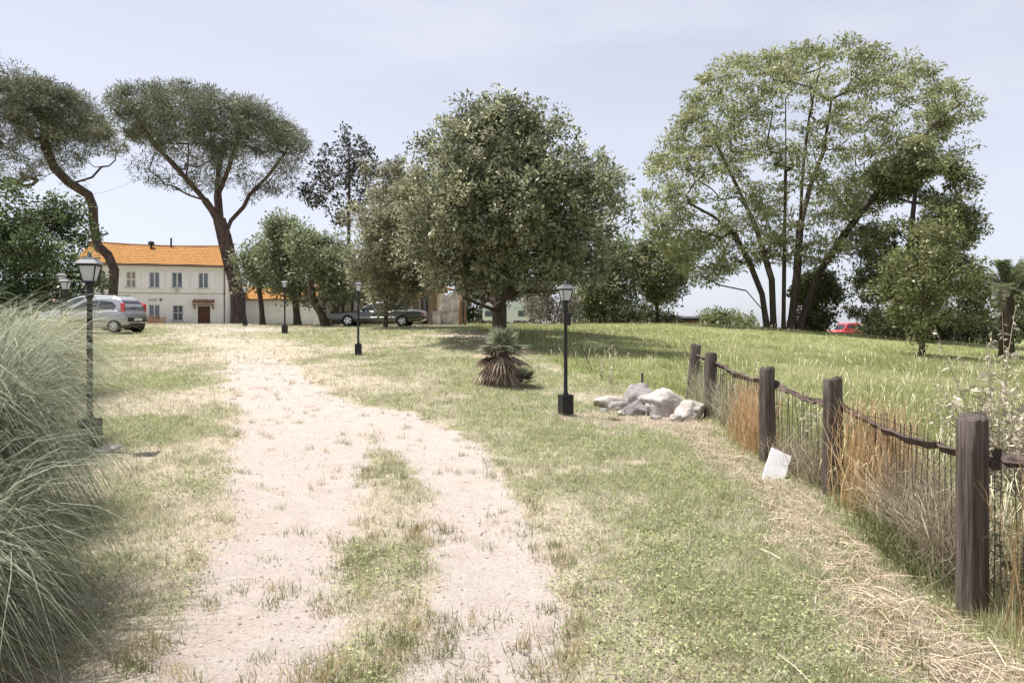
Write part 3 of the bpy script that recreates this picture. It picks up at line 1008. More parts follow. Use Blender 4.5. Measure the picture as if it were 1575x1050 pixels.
# ------------------------------------------------------------------ buildings
M_PLASTER = mat('cream_plaster', (.79, .77, .75), .9, spec=.15, noise=.10, nscale=1.3, bump=.15, bscale=30)
M_WHITE_WALL = mat('white_plaster', (.70, .67, .63), .9, spec=.15, noise=.14, nscale=1.6, bump=.15, bscale=30)
M_OLDWALL = mat('stained_plaster', (.66, .61, .57), .95, spec=.1, noise=.5, nscale=1.7, bump=.3, bscale=18, dark=(.20, .17, .16))
M_TILE = mat('orange_roof_tiles', (.40, .205, .06), .85, spec=.15, noise=.38, nscale=3.5, bump=.2, dark=(.25, .125, .045))
M_OLDTILE = mat('brown_roof_tiles', (.34, .18, .12), .9, spec=.1, noise=.45, nscale=4)
M_SHUTTER = mat('white_shutter', (.90, .88, .90), .6, noise=.06, nscale=6)
M_FRAME = mat('white_window_frame', (.74, .73, .72), .5)
M_GLASS = mat('window_glass', (.10, .125, .15), .08, spec=.8)
M_CURTAIN = mat('closed_shutter', (.32, .28, .26), .8, noise=.15, nscale=14)
M_DOOR = mat('brown_wooden_door', (.115, .052, .035), .6, noise=.35, nscale=12, stretch=(6, 6, .7))
M_WOOD = mat('weathered_wood', (.24, .15, .10), .9, spec=.1, noise=.5, nscale=14, bump=.5, stretch=(3, 3, .5))
M_IRON = mat('dark_iron', (.035, .034, .036), .5, metal=.3, noise=.3, nscale=30)
M_GUTTER = mat('brown_gutter', (.13, .075, .055), .5)
M_STONE = mat('pale_stone', (.50, .47, .43), .9, noise=.25, nscale=8)

HL = Vector((-44.75, 70.5, 0)); HR = Vector((-31.25, 74.5, 0))
HD = (HR - HL).normalized(); HN = Vector((HD.y, -HD.x, 0))          # along the facade, and out towards the lawn
HLEN = (HR - HL).length
HZ = 1.24


def fs(u, v):
    """facade coordinates (metres along the wall, height) under a photograph pixel"""
    a = (u - 787.5) / F
    s = (a * HL.y - HL.x) / (HD.x - a * HD.y)
    Y = HL.y + s * HD.y
    return s, EYE - (v - VH) / F * Y


def FP(s, z, out=0.0):
    return HL + HD * s + HN * out + Vector((0, 0, z))


house = empty('farmhouse', (FP(0, HZ) + FP(HLEN, HZ)) / 2, 0, 'two-storey cream farmhouse with orange tiled roof and white shutters', 'house')
HO = house.location


def fbox(name, m, parent, s0, s1, z0, z1, o0, o1, org=None):
    org = HO if org is None else org
    b = [FP(s0, z0, o0), FP(s1, z0, o0), FP(s1, z0, o1), FP(s0, z0, o1)]
    t = [FP(s0, z1, o0), FP(s1, z1, o0), FP(s1, z1, o1), FP(s0, z1, o1)]
    if o1 > o0: b, t = b[::-1], t[::-1]
    return MB().hexa([p - org for p in b[::-1]], [p - org for p in t[::-1]]).build(name, m, parent)


EAVE = fs(235, 405)[1]
RIDGE = EAVE + 2.35
DEP = 8.6
# wall with real openings: built as vertical strips between the openings
ups = [(149, 163.5, 417, 440), (194, 209, 417, 441), (229.3, 245.5, 418, 442), (264, 280.5, 418.5, 442), (305, 320.5, 419, 442.5)]
low = [(228.5, 246, 468, 492), (266, 281.5, 469.5, 492.5)]
door_px = (304.2, 323.2, 470.5, 500.5)
opens = []
for q in ups + low + [door_px]:
    s0, z1 = fs(q[0], q[2]); s1, _ = fs(q[1], q[2]); _, z0 = fs(q[0], q[3])
    opens.append((s0, s1, max(z0, HZ), z1))


def wall_mesh():
    S = sorted({0.0, HLEN} | {round(o[0], 4) for o in opens} | {round(o[1], 4) for o in opens})
    Z = sorted({HZ - .4, EAVE} | {round(o[2], 4) for o in opens} | {round(o[3], 4) for o in opens})
    b = MB()
    for a0, a1 in zip(S[:-1], S[1:]):
        for z0, z1 in zip(Z[:-1], Z[1:]):
            cs, cz = (a0 + a1) / 2, (z0 + z1) / 2
            if any(o[0] < cs < o[1] and o[2] < cz < o[3] for o in opens): continue
            b.add([FP(a0, z0) - HO, FP(a1, z0) - HO, FP(a1, z1) - HO, FP(a0, z1) - HO], [(0, 1, 2, 3)])
    T = .3
    for s0, s1, z0, z1 in opens:      # reveals
        p = [FP(s0, z0) - HO, FP(s1, z0) - HO, FP(s1, z1) - HO, FP(s0, z1) - HO]
        q = [x - HN * T for x in p]
        b.add(p + q, [(0, 4, 5, 1), (1, 5, 6, 2), (2, 6, 7, 3), (3, 7, 4, 0)])
    e0, e1 = FP(0, HZ - .4, -DEP) - HO, FP(HLEN, HZ - .4, -DEP) - HO
    up = Vector((0, 0, EAVE - HZ + .4))
    f0, f1 = FP(0, HZ - .4) - HO, FP(HLEN, HZ - .4) - HO
    for a, c in ((f1, e1), (e1, e0), (e0, f0)):
        b.add([a, c, c + up, a + up], [(0, 1, 2, 3)])
    for f, e in ((f0, e0), (f1, e1)):   # gables
        b.add([f + up, e + up, (f + e) / 2 + up + Vector((0, 0, RIDGE - EAVE - .1))], [(0, 1, 2)])
    return b.build('wall', M_PLASTER, house)


wall_mesh()


def tiled_slope(name, m, parent, p0, p1, q0, q1, org, pitch=.27, course=.42, amp=.055, sag=.0):
    """barrel-tile slope: eave p0->p1, ridge q0->q1; rounded rows with stepped courses"""
    W_ = (p1 - p0).length; H_ = (q0 - p0).length
    nu = int(W_ / pitch) * 6; nv = int(H_ / course) * 2
    nvec = (p1 - p0).cross(q0 - p0).normalized()
    if nvec.z < 0: nvec = -nvec
    U = np.arange(nu + 1) / nu
    b_v, rows = [], []
    for j in range(nv + 1):
        t = ((j + 1) // 2) / (nv // 2) if j < nv + 1 else 1
        t = min(t, 1.0)
        lift = .03 if j % 2 == 0 else 0.0
        for i, u in enumerate(U):
            a = p0.lerp(p1, u); c = q0.lerp(q1, u)
            ph = (u * W_ / pitch) % 1.0
            h = amp * abs(math.sin(math.pi * ph)) + lift
            p = a.lerp(c, t) + nvec * h - Vector((0, 0, sag * math.sin(math.pi * u) * t + .02 * math.sin(u * 23 + t * 3)))
            b_v.append(p - org)
    fcs = []
    for j in range(nv):
        for i in range(nu):
            k = j * (nu + 1) + i
            fcs.append((k, k + 1, k + nu + 2, k + nu + 1))
    return MB().add(b_v, fcs).build(name, m, parent)


OV = .45
slope = (RIDGE - EAVE) / (DEP / 2)
pe0, pe1 = FP(-.25, EAVE - OV * slope + .12, OV), FP(HLEN + .3, EAVE - OV * slope + .12, OV)
pr0, pr1 = FP(-.25, RIDGE + .12, -DEP / 2), FP(HLEN + .3, RIDGE + .12, -DEP / 2)
roof = tiled_slope('roof', M_TILE, house, pe0, pe1, pr0, pr1, HO, sag=.22)
pb0, pb1 = FP(-.25, EAVE - OV * slope + .12, -DEP - OV), FP(HLEN + .3, EAVE - OV * slope + .12, -DEP - OV)
tiled_slope('rear_roof_slope', M_TILE, house, pb0, pb1, pr0, pr1, HO, sag=.22)
b = MB()
for i in range(40):
    u0, u1 = i / 40, (i + 1) / 40
    sg = lambda u: Vector((0, 0, -.22 * math.sin(math.pi * u) + .03))
    b.tube([pr0.lerp(pr1, u0) + sg(u0) - HO, pr0.lerp(pr1, u1 + .004) + sg(u1) - HO], [.15, .12], 8)
b.build('ridge_tiles', M_OLDTILE, roof)
fbox('eave_board', M_GUTTER, house, -.2, HLEN + .25, EAVE - .28, EAVE - .12, .004, OV - .06)
fbox('string_course', M_STONE, house, 0, HLEN, fs(235, 451.5)[1], fs(235, 450)[1], 0, .05)
MB().tube([FP(HLEN - .12, HZ, .1) - HO, FP(HLEN - .12, EAVE - .2, .1) - HO], .06, 8).build('downpipe', M_GUTTER, house)
gp = [FP(-.2, EAVE - .2, OV + .02) - HO, FP(HLEN + .25, EAVE - .2, OV + .02) - HO]
MB().tube(gp, .06, 6).build('gutter', M_GUTTER, house)
cs, cz = fs(252, 372)
ch = MB().tube([FP(cs, RIDGE - .3, -DEP / 2 + .3) - HO, FP(cs, RIDGE + .85, -DEP / 2 + .3) - HO], .1, 8)
ch.build('flue_pipe', M_IRON, roof)
cs, _ = fs(221, 372)
MB().lathe([(.12, -.35), (.12, 0), (.3, .03), (.34, .2), (.25, .38), (.1, .44)], 10, tuple(FP(cs, RIDGE - .05, -DEP / 2 + .7) - HO)).build('roof_vent', M_IRON, roof)


def window(op, panes=2, rows=1, glass=M_GLASS, bars=False, parent=None):
    s0, s1, z0, z1 = op
    o = -.12
    fr = MB(); t = .07

    def bx(a0, a1, b0, b1, oo0=o, oo1=o + .06, mb=None):
        q = [FP(a0, b0, oo1) - HO, FP(a1, b0, oo1) - HO, FP(a1, b0, oo0) - HO, FP(a0, b0, oo0) - HO]
        tt = [FP(a0, b1, oo1) - HO, FP(a1, b1, oo1) - HO, FP(a1, b1, oo0) - HO, FP(a0, b1, oo0) - HO]
        (mb or fr).hexa(q, tt)
    bx(s0, s0 + t, z0, z1); bx(s1 - t, s1, z0, z1); bx(s0 + t, s1 - t, z0, z0 + t); bx(s0 + t, s1 - t, z1 - t, z1)
    wd = (s1 - s0) / panes
    for i in range(1, panes): bx(s0 + wd * i - .05, s0 + wd * i + .05, z0 + t, z1 - t)
    hz = (z1 - z0) / rows
    for j in range(1, rows):
        for i in range(panes): bx(s0 + wd * i + .05, s0 + wd * (i + 1) - .05, z0 + hz * j - .05, z0 + hz * j + .05)
    w_ = fr.build('window', M_FRAME, house)
    for i in range(panes):
        for j in range(rows):
            m_ = MB(); bx(s0 + wd * i + .02, s0 + wd * (i + 1) - .02, z0 + hz * j + .02, z0 + hz * (j + 1) - .02, o - .03, o + .015, m_)
            m_.build('pane', glass, w_)
    m_ = MB(); bx(s0 - .1, s1 + .1, z0 - .09, z0, -.02, .12, m_); m_.build('sill', M_STONE, w_)
    if bars:
        for i in range(6):
            x = s0 + (s1 - s0) * (i + .5) / 6
            MB().tube([FP(x, z0, .04) - HO, FP(x, z1, .04) - HO], .018, 5).build('bar', M_IRON, w_)
        for j in range(4):
            z = z0 + (z1 - z0) * (j + .5) / 4
            MB().tube([FP(s0, z, .05) - HO, FP(s1, z, .05) - HO], .016, 5).build('bar', M_IRON, w_)
    return w_


def shutter(s0, s1, z0, z1):
    b = MB()
    o0, o1 = .03, .075

    def bx(a0, a1, c0, c1, e0=o0, e1=o1, tilt=0.):
        q = [FP(a0, c0, e1 + tilt) - HO, FP(a1, c0, e1 + tilt) - HO, FP(a1, c0, e0 + tilt) - HO, FP(a0, c0, e0 + tilt) - HO]
        t = [FP(a0, c1, e1) - HO, FP(a1, c1, e1) - HO, FP(a1, c1, e0) - HO, FP(a0, c1, e0) - HO]
        b.hexa(q, t)
    fr = .07
    bx(s0 - .015, s1 + .015, z0 - .015, z1 + .015, .004, .02)
    bx(s0, s0 + fr, z0, z1); bx(s1 - fr, s1, z0, z1); bx(s0 + fr, s1 - fr, z0, z0 + fr); bx(s0 + fr, s1 - fr, z1 - fr, z1)
    zm = (z0 + z1) / 2
    bx(s0 + fr, s1 - fr, zm - .04, zm + .04)
    sh = b.build('shutter', M_SHUTTER, house)
    n_ = 14
    b = MB()
    for i in range(n_):
        z = z0 + fr + (z1 - z0 - 2 * fr) * i / n_
        bx(s0 + fr, s1 - fr, z + .005, z + (z1 - z0 - 2 * fr) / n_ - .02, .035, .05, .02)
    sl = b.build('slats', M_SHUTTER, sh); sl['kind'] = 'stuff'
    return sh


for i, op in enumerate(opens[:5]):
    window(op, 2, 2 if i == 1 else 1, M_CURTAIN if i == 1 else M_GLASS)
    if i == 1: continue
    s0, s1, z0, z1 = op
    wd = .52
    if i != 0: shutter(s0 - .04 - wd, s0 - .04, z0 - .05, z1 + .05)
    else: shutter(s0 - .5, s0 - .06, z0 - .05, z1 + .05)
    if i != 0: shutter(s1 + .04, s1 + .04 + wd - (.04 if i in (2, 3) else 0), z0 - .05, z1 + .05)
window(opens[5], 2, 1)
window(opens[6], 2, 2, bars=True)
s0, s1, z0, z1 = opens[7]
d = fbox('door', M_DOOR, house, s0 + .05, s1 - .05, HZ, z1 - .05, -.2, -.14)
for i in range(4):
    a = s0 + .1 + (s1 - s0 - .2) * i / 4
    fbox('door_panel', M_DOOR, d, a + .02, a + (s1 - s0 - .2) / 4 - .02, HZ + .15, z1 - .2, -.14, -.11)
fbox('door_frame', M_DOOR, house, s0, s1, z1 - .05, z1, -.2, -.02)
# tiled canopy over the door
a0, a1 = fs(296.5, 465)[0], fs(331, 465)[0]
zc = fs(313, 466)[1]
can = tiled_slope('door_canopy', M_OLDTILE, house, FP(a0, zc - .12, .85), FP(a1, zc - .12, .85), FP(a0, zc + .3, .02), FP(a1, zc + .3, .02), HO, pitch=.26, course=.4, amp=.08)
fbox('canopy_beam', M_DOOR, can, a0 + .05, a1 - .05, zc - .24, zc - .13, .62, .74)
for s_ in (a0 + .15, a1 - .25):
    q = [FP(s_, zc - .65, .02), FP(s_ + .1, zc - .65, .02), FP(s_ + .1, zc - .5, .02), FP(s_, zc - .5, .02)]
    t = [FP(s_, zc - .26, .7), FP(s_ + .1, zc - .26, .7), FP(s_ + .1, zc - .14, .7), FP(s_, zc - .14, .7)]
    MB().hexa([p - HO for p in q], [p - HO for p in t]).build('bracket', M_DOOR, can)
a0, zz = fs(228.5, 463); a1, zt = fs(241, 459.5)
fbox('name_plaque', M_STONE, house, a0, a1, zz, zt, 0, .04)
a0, zz = fs(247.5, 461)
MB().lathe([(.04, -.1), (.12, -.06), (.13, .05), (.05, .12)], 10, tuple(FP(a0, zz, .14) - HO)).build('wall_lamp', M_IRON, house)
a0, zz = fs(270, 448.5); a1, zt = fs(274.5, 445)
fbox('meter_box', M_STONE, house, a0, a1, zz, zt, .052, .16)
# side wing behind, left
wing = empty('side_wing', (-47.5, 72.5, HZ), 0, 'low grey outbuilding at the left end of the farmhouse', 'building')
MB().box((0, 2, .9), (5.2, 5, 3.0)).build('wall', M_STONE, wing)
MB().hexa([Vector((-2.9, -.9, 2.4)), Vector((2.6, -.9, 2.4)), Vector((2.6, 4.9, 2.9)), Vector((-2.9, 4.9, 2.9))], [Vector((-2.9, -.9, 2.55)), Vector((2.6, -.9, 2.55)), Vector((2.6, 4.9, 3.05)), Vector((-2.9, 4.9, 3.05))]).build('roof', M_OLDTILE, wing)

# picket fence before the ground floor
pf = empty('picket_fence', (0, 0, 0), 0, 'short reddish picket fence in front of the farmhouse window', 'fence')
M_PICKET = mat('reddish_pickets', (.42, .22, .14), .9, noise=.35, nscale=5)
a0 = fs(223, 480)[0]; a1 = fs(259, 480)[0]
npk = 22
pf.location = FP((a0 + a1) / 2, HZ, 1.6)
zg = g(pf.location.x, pf.location.y)
pf.location.z = zg
for i in range(npk):
    s_ = a0 + (a1 - a0) * i / (npk - 1)
    hgt = .95 + .18 * math.sin(i * 1.7) * random.random() - (.15 if i > 13 else 0)
    p = [FP(s_ - .04, zg, 1.62), FP(s_ + .04, zg, 1.62), FP(s_ + .04, zg, 1.59), FP(s_ - .04, zg, 1.59)]
    t = [FP(s_ - .008 if False else s_ - .03, zg + hgt, 1.62), FP(s_ + .03, zg + hgt, 1.62), FP(s_ + .03, zg + hgt, 1.59), FP(s_ - .03, zg + hgt, 1.59)]
    MB().hexa([q - pf.location for q in p], [q - pf.location for q in t]).build('picket', M_PICKET, pf)
for z in (.25, .7):
    p = [FP(a0, zg + z, 1.585), FP(a1, zg + z, 1.585), FP(a1, zg + z, 1.55), FP(a0, zg + z, 1.55)]
    t = [q + Vector((0, 0, .07)) for q in p]
    MB().hexa([q - pf.location for q in p], [q - pf.location for q in t]).build('rail', M_PICKET, pf)

# white annex right of the farmhouse
ax = empty('annex', at(378, 497, 79), 0, 'low white annex with red-brown roof beside the right umbrella pine', 'building')
AO = ax.location.copy(); AZ = g(AO.x, AO.y)
ax.location.z = AZ; AO.z = AZ
wall_top = at(378, 459.5, 79).z - AZ
x0, x1 = ux(343, 79) - AO.x, ux(520, 79) - AO.x
MB().box(((x0 + x1) / 2, 3.2, wall_top / 2 - .2), (x1 - x0, 6, wall_top + .4)).build('wall', M_WHITE_WALL, ax)
rt = tiled_slope('roof', M_TILE, ax, Vector((x0 - .3, -.25, wall_top - .05)) + AO, Vector((x1 + .3, -.25, wall_top - .05)) + AO, Vector((x0 - .3, 3.2, wall_top + 1.55)) + AO, Vector((x1 + .3, 3.2, wall_top + 1.55)) + AO, AO)
tiled_slope('rear_roof_slope', M_TILE, ax, Vector((x0 - .3, 6.6, wall_top - .05)) + AO, Vector((x1 + .3, 6.6, wall_top - .05)) + AO, Vector((x0 - .3, 3.2, wall_top + 1.55)) + AO, Vector((x1 + .3, 3.2, wall_top + 1.55)) + AO, AO)
wx0, wx1 = ux(355, 79) - AO.x, ux(361, 79) - AO.x
wz0, wz1 = at(0, 487, 79).z - AZ, at(0, 468, 79).z - AZ
wn = MB().box(((wx0 + wx1) / 2, .18, (wz0 + wz1) / 2), (wx1 - wx0, .05, wz1 - wz0)).build('window', M_GLASS, ax)
MB().box((wx0 - .38, .16, (wz0 + wz1) / 2), (.7, .05, wz1 - wz0 + .2)).build('shutter', M_SHUTTER, ax)
MB().box(((x0 + x1) / 2, -.2, wall_top - .12), (x1 - x0, .1, .1)).build('gutter', M_GUTTER, ax)

# long low house with a porch behind the sedan
YB = 46.0
lo = empty('low_house', (ux(560, YB), YB, g(ux(560, YB), YB)), 0, 'long low house with tiled porch and dark posts behind the sedan', 'house')
LO = lo.location.copy()
LX = lambda u: ux(u, YB) - LO.x
LZ = lambda v: at(0, v, YB).z - LO.z
pl0, pl1 = LX(478), LX(668)
hw = LZ(443)
M_CREAM = mat('porch_plaster', (.60, .50, .40), .9, noise=.18, nscale=2)
MB().box(((pl0 + pl1) / 2, 4.2, hw / 2 - .1), (pl1 - pl0, 5, hw + .2)).build('wall', M_CREAM, lo)
rf = tiled_slope('roof', M_OLDTILE, lo, Vector((pl0 - .3, -.2, hw + .06)) + LO, Vector((LX(580), -.2, hw + .06)) + LO, Vector((pl0 - .3, 4, hw + 1.0)) + LO, Vector((LX(580), 4, hw + 1.0)) + LO, LO, pitch=.25, amp=.07)
MB().box(((pl0 + LX(580)) / 2, -.08, hw - .06), (LX(580) - pl0, .12, .2)).build('porch_beam', M_DOOR, lo)
for u in (499, 527.5, 542, 562, 574):
    MB().box((LX(u), -.02, hw / 2 - .08), (.16, .16, hw - .18)).build('porch_post', M_IRON, lo)
dd = MB().box((LX(535.5), 1.62, LZ(474)), (LX(541) - LX(530), .08, 2.15)).build('double_door', M_FRAME, lo)
for k in (-1, 1):
    MB().box((LX(535.5) + k * .12, 1.57, LZ(457)), (.16, .02, .3)).build('door_pane', M_GLASS, dd)
MB().box((LX(503), 1.66, LZ(474)), (LX(508) - LX(498), .06, 2.1)).build('dark_door', M_GLASS, lo)
MB().box((LX(492), -.15, LZ(488)), (LX(500) - LX(483), .1, 1.0)).build('white_panel', M_SHUTTER, lo)
# gabled porch at the right end
ga, gb = LX(612), LX(690)
zt0 = LZ(446)
gp_ = MB()
gr = [Vector((ga, -.9, zt0)), Vector((gb, -.9, zt0)), Vector((gb, 3, zt0)), Vector((ga, 3, zt0))]
rdg = [Vector(((ga + gb) / 2 + .2, -.9, LZ(431))), Vector(((ga + gb) / 2 + .2, 3, LZ(431)))]
tiled_slope('roof_slope', M_OLDTILE, lo, Vector((gb + .2, -.9, zt0)) + LO, Vector((gb + .2, 3, zt0)) + LO, rdg[0] + LO, rdg[1] + LO, LO, pitch=.25)
tiled_slope('roof_slope', M_OLDTILE, lo, Vector((ga - .2, 3, zt0)) + LO, Vector((ga - .2, -.9, zt0)) + LO, rdg[1] + LO, rdg[0] + LO, LO, pitch=.25)
MB().add([gr[0] + Vector((0, .2, 0)), gr[1] + Vector((0, .2, 0)), rdg[0] + Vector((0, .2, -.1))], [(0, 1, 2)]).build('gable', M_CREAM, lo)
MB().box(((ga + gb) / 2, -.7, zt0 - .13), (gb - ga, .2, .22)).build('porch_beam', M_WOOD, lo)
MB().box((LX(668) + .1, -.7, zt0 / 2 - .2), (.2, .2, zt0)).build('porch_post', M_WOOD, lo)
wf = MB().box((LX(634.5), 1.63, LZ(469)), (LX(642) - LX(627), .08, LZ(459) - LZ(479))).build('window', M_FRAME, lo)
MB().box((LX(634.5), 1.58, LZ(469)), (LX(639.5) - LX(629.5), .03, LZ(461) - LZ(477))).build('pane', M_CURTAIN, wf)
fd = MB().box((LX(648.5), 1.64, LZ(474)), (LX(653) - LX(644), .06, 2.0)).build('glazed_door', M_DOOR, lo)
MB().box((LX(648.5), 1.6, LZ(470)), (LX(651) - LX(646), .03, 1.1)).build('pane', M_GLASS, fd)
# ruined white wall
rw = empty('ruined_wall', on(687, 45), 0, 'stained white plaster wall remnant right of the sedan', 'wall')
RO = rw.location.copy()
rx = lambda u: ux(u, 45) - RO.x
rz = lambda v: at(0, v, 45).z - RO.z
outl = [(668, 504), (707, 504), (707, 452), (700, 450), (690, 455), (683, 452), (679, 466), (675, 476), (668, 480)]
pts = [Vector((rx(u), 0, rz(v))) for u, v in outl]
bk = [p + Vector((0, .45, 0)) for p in pts]
n_ = len(pts)
MB().add(pts + bk, [tuple(range(n_)), tuple(range(2 * n_ - 1, n_ - 1, -1))] + [(i, i + n_, (i + 1) % n_ + n_, (i + 1) % n_) for i in range(n_)]).build('plaster_wall', M_OLDWALL, rw)
MB().box((rx(672.5), -.25, rz(490)), (rx(678) - rx(666), .4, rz(479) - rz(502))).build('wall_stub', M_OLDWALL, rw)
for u, lab in ((708.5, 'left grey timber post beside the ruined white wall'), (715, 'right slimmer grey timber post beside the ruined white wall')):
    p = on(u, 44)
    o = MB().tube([(0, 0, -.2), (.02, 0, 1.1), (0, 0, 2.2)], [.13 if u < 710 else .09, .12 if u < 710 else .08, .11 if u < 710 else .07], 8).build('timber_post', M_WOOD, None, True)
    o.location = p
    tag(o, lab, 'post')

# white touring caravan
M_CARAVAN = mat('caravan_white', (.74, .75, .77), .35, spec=.5, noise=.06, nscale=3)
M_BLUE = mat('caravan_blue_stripe', (.42, .50, .62), .4)
YC = 70
cv = empty('caravan', on(779, YC), 0, 'white touring caravan parked behind the evergreen oak trunk', 'caravan')
CO = cv.location.copy()
cx0, cx1 = ux(742, YC) - CO.x, ux(816, YC) - CO.x
prof = [(cx0 + .1, .45), (cx0, .9), (cx0 + .05, 1.7), (cx0 + .45, 2.3), (cx0 + 1.2, 2.42), (cx1 - 1.2, 2.42), (cx1 - .4, 2.28), (cx1 - .02, 1.6), (cx1, .9), (cx1 - .12, .45)]
pa = [Vector((x, 0, z)) for x, z in prof]; pb = [Vector((x, 2.1, z)) for x, z in prof]
n_ = len(prof)
MB().add(pa + pb, [tuple(range(n_ - 1, -1, -1)), tuple(range(n_, 2 * n_))] + [(i, (i + 1) % n_, (i + 1) % n_ + n_, i + n_) for i in range(n_)]).build('body', M_CARAVAN, cv)
czv = lambda v: at(0, v, YC).z - CO.z
MB().box(((ux(746, YC) + ux(760, YC)) / 2 - CO.x, -.02, czv(482.3)), (ux(760, YC) - ux(746, YC), .04, czv(478) - czv(487))).build('window', M_GLASS, cv)
MB().box(((ux(797, YC) + ux(808, YC)) / 2 - CO.x, -.02, czv(482.3)), (ux(808, YC) - ux(797, YC), .04, czv(478) - czv(487))).build('window', M_GLASS, cv)
dr = MB().box(((ux(779, YC) + ux(790, YC)) / 2 - CO.x, -.02, czv(482)), (ux(790, YC) - ux(779, YC), .03, 1.75)).build('door', M_CARAVAN, cv)
MB().box(((ux(779, YC)) - CO.x, -.03, czv(482)), (.04, .04, 1.75)).build('door_seal', M_IRON, dr)
MB().box(((cx0 + cx1) / 2, -.012, czv(474)), (cx1 - cx0 - .3, .02, .07)).build('stripe', M_BLUE, cv)
for k in (-.05,):
    o = MB().lathe([(.2, -.1), (.33, -.09), (.34, 0), (.33, .09), (.2, .1)], 14, (0, 0, 0)).build('wheel', M_IRON, cv)
    o.location = ((cx0 + cx1) / 2, .08, .33); o.rotation_euler = (R(90), 0, 0)

# dark shed on the far edge of the field
sh = empty('dark_shed', on(1053, 66), 0, 'low dark shed on the far edge of the field', 'shed')
SO = sh.location
M_SHED = mat('dark_boards', (.07, .055, .05), .9, noise=.4, nscale=4, stretch=(6, 1, .5))
w_ = (ux(1075, 66) - ux(1032, 66))
MB().box((0, 1, .35), (w_, 2.2, 1.3)).build('wall', M_SHED, sh)
MB().hexa([Vector((-w_ / 2 - .2, -.4, .98)), Vector((w_ / 2 + .2, -.4, .98)), Vector((w_ / 2 + .2, 2.4, 1.2)), Vector((-w_ / 2 - .2, 2.4, 1.2))], [Vector((-w_ / 2 - .2, -.4, 1.06)), Vector((w_ / 2 + .2, -.4, 1.06)), Vector((w_ / 2 + .2, 2.4, 1.28)), Vector((-w_ / 2 - .2, 2.4, 1.28))]).build('roof', M_IRON, sh)
for i in range(3):
    MB().box((-.1 + .55 * i, -.12, .55), (.48, .04, .6)).build('board_panel', M_WOOD, sh)
# ------------------------------------------------------------------ vehicles
def paint(name, rgb, metal=.5, rough=.3):
    m = mat(name, rgb, rough, metal=metal, spec=.5)
    m.node_tree.nodes['Principled BSDF'].inputs['Coat Weight'].default_value = .5
    return m


M_SILVER = paint('silver_paint', (.36, .36, .385), .55, .32)
M_GREENCAR = paint('dark_green_grey_paint', (.105, .115, .10), .4, .28)
M_REDCAR = paint('red_paint', (.72, .06, .08), .0, .35)
M_DARKCAR = paint('pale_grey_paint', (.42, .43, .45), .5, .3)
M_CARGLASS = mat('car_glass', (.02, .024, .028), .05, spec=.9)
M_TYRE = mat('tyre_rubber', (.02, .02, .02), .9, spec=.1)
M_RIM = mat('alloy_rim', (.58, .58, .6), .3, metal=.8)
M_BLACKTRIM = mat('black_trim', (.03, .03, .033), .6)
M_TAIL = mat('red_tail_light', (.55, .02, .03), .15, spec=.7)
M_LAMPG = mat('headlight_glass', (.7, .72, .75), .1, spec=.8)
M_PLATE = mat('number_plate', (.72, .72, .70), .5, noise=.5, nscale=22)


def loft(st):
    vs_, fs_ = [], []
    for x, zb, zt, w_ in st:
        h = zt - zb
        half = [(0, zb), (w_ * .8, zb), (w_ * .95, zb + .07), (w_ * .99, zb + .3 * h), (w_, zb + .55 * h), (w_ * .985, zb + .8 * h), (w_ * .94, zt - .03), (w_ * .84, zt + .005), (w_ * .45, zt + .02)]
        ring = half + [(0, zt + .025)] + [(-y, z) for y, z in half[:0:-1]]
        vs_ += [(x, y, z) for y, z in ring]
    m = len(ring)
    for i in range(len(st) - 1):
        for k in range(m):
            a, b_ = i * m + k, i * m + (k + 1) % m
            fs_.append((a, a + m, b_ + m, b_))
    fs_.append(tuple(range(m)))
    fs_.append(tuple((len(st) - 1) * m + k for k in range(m))[::-1])
    return MB().add(vs_, fs_)


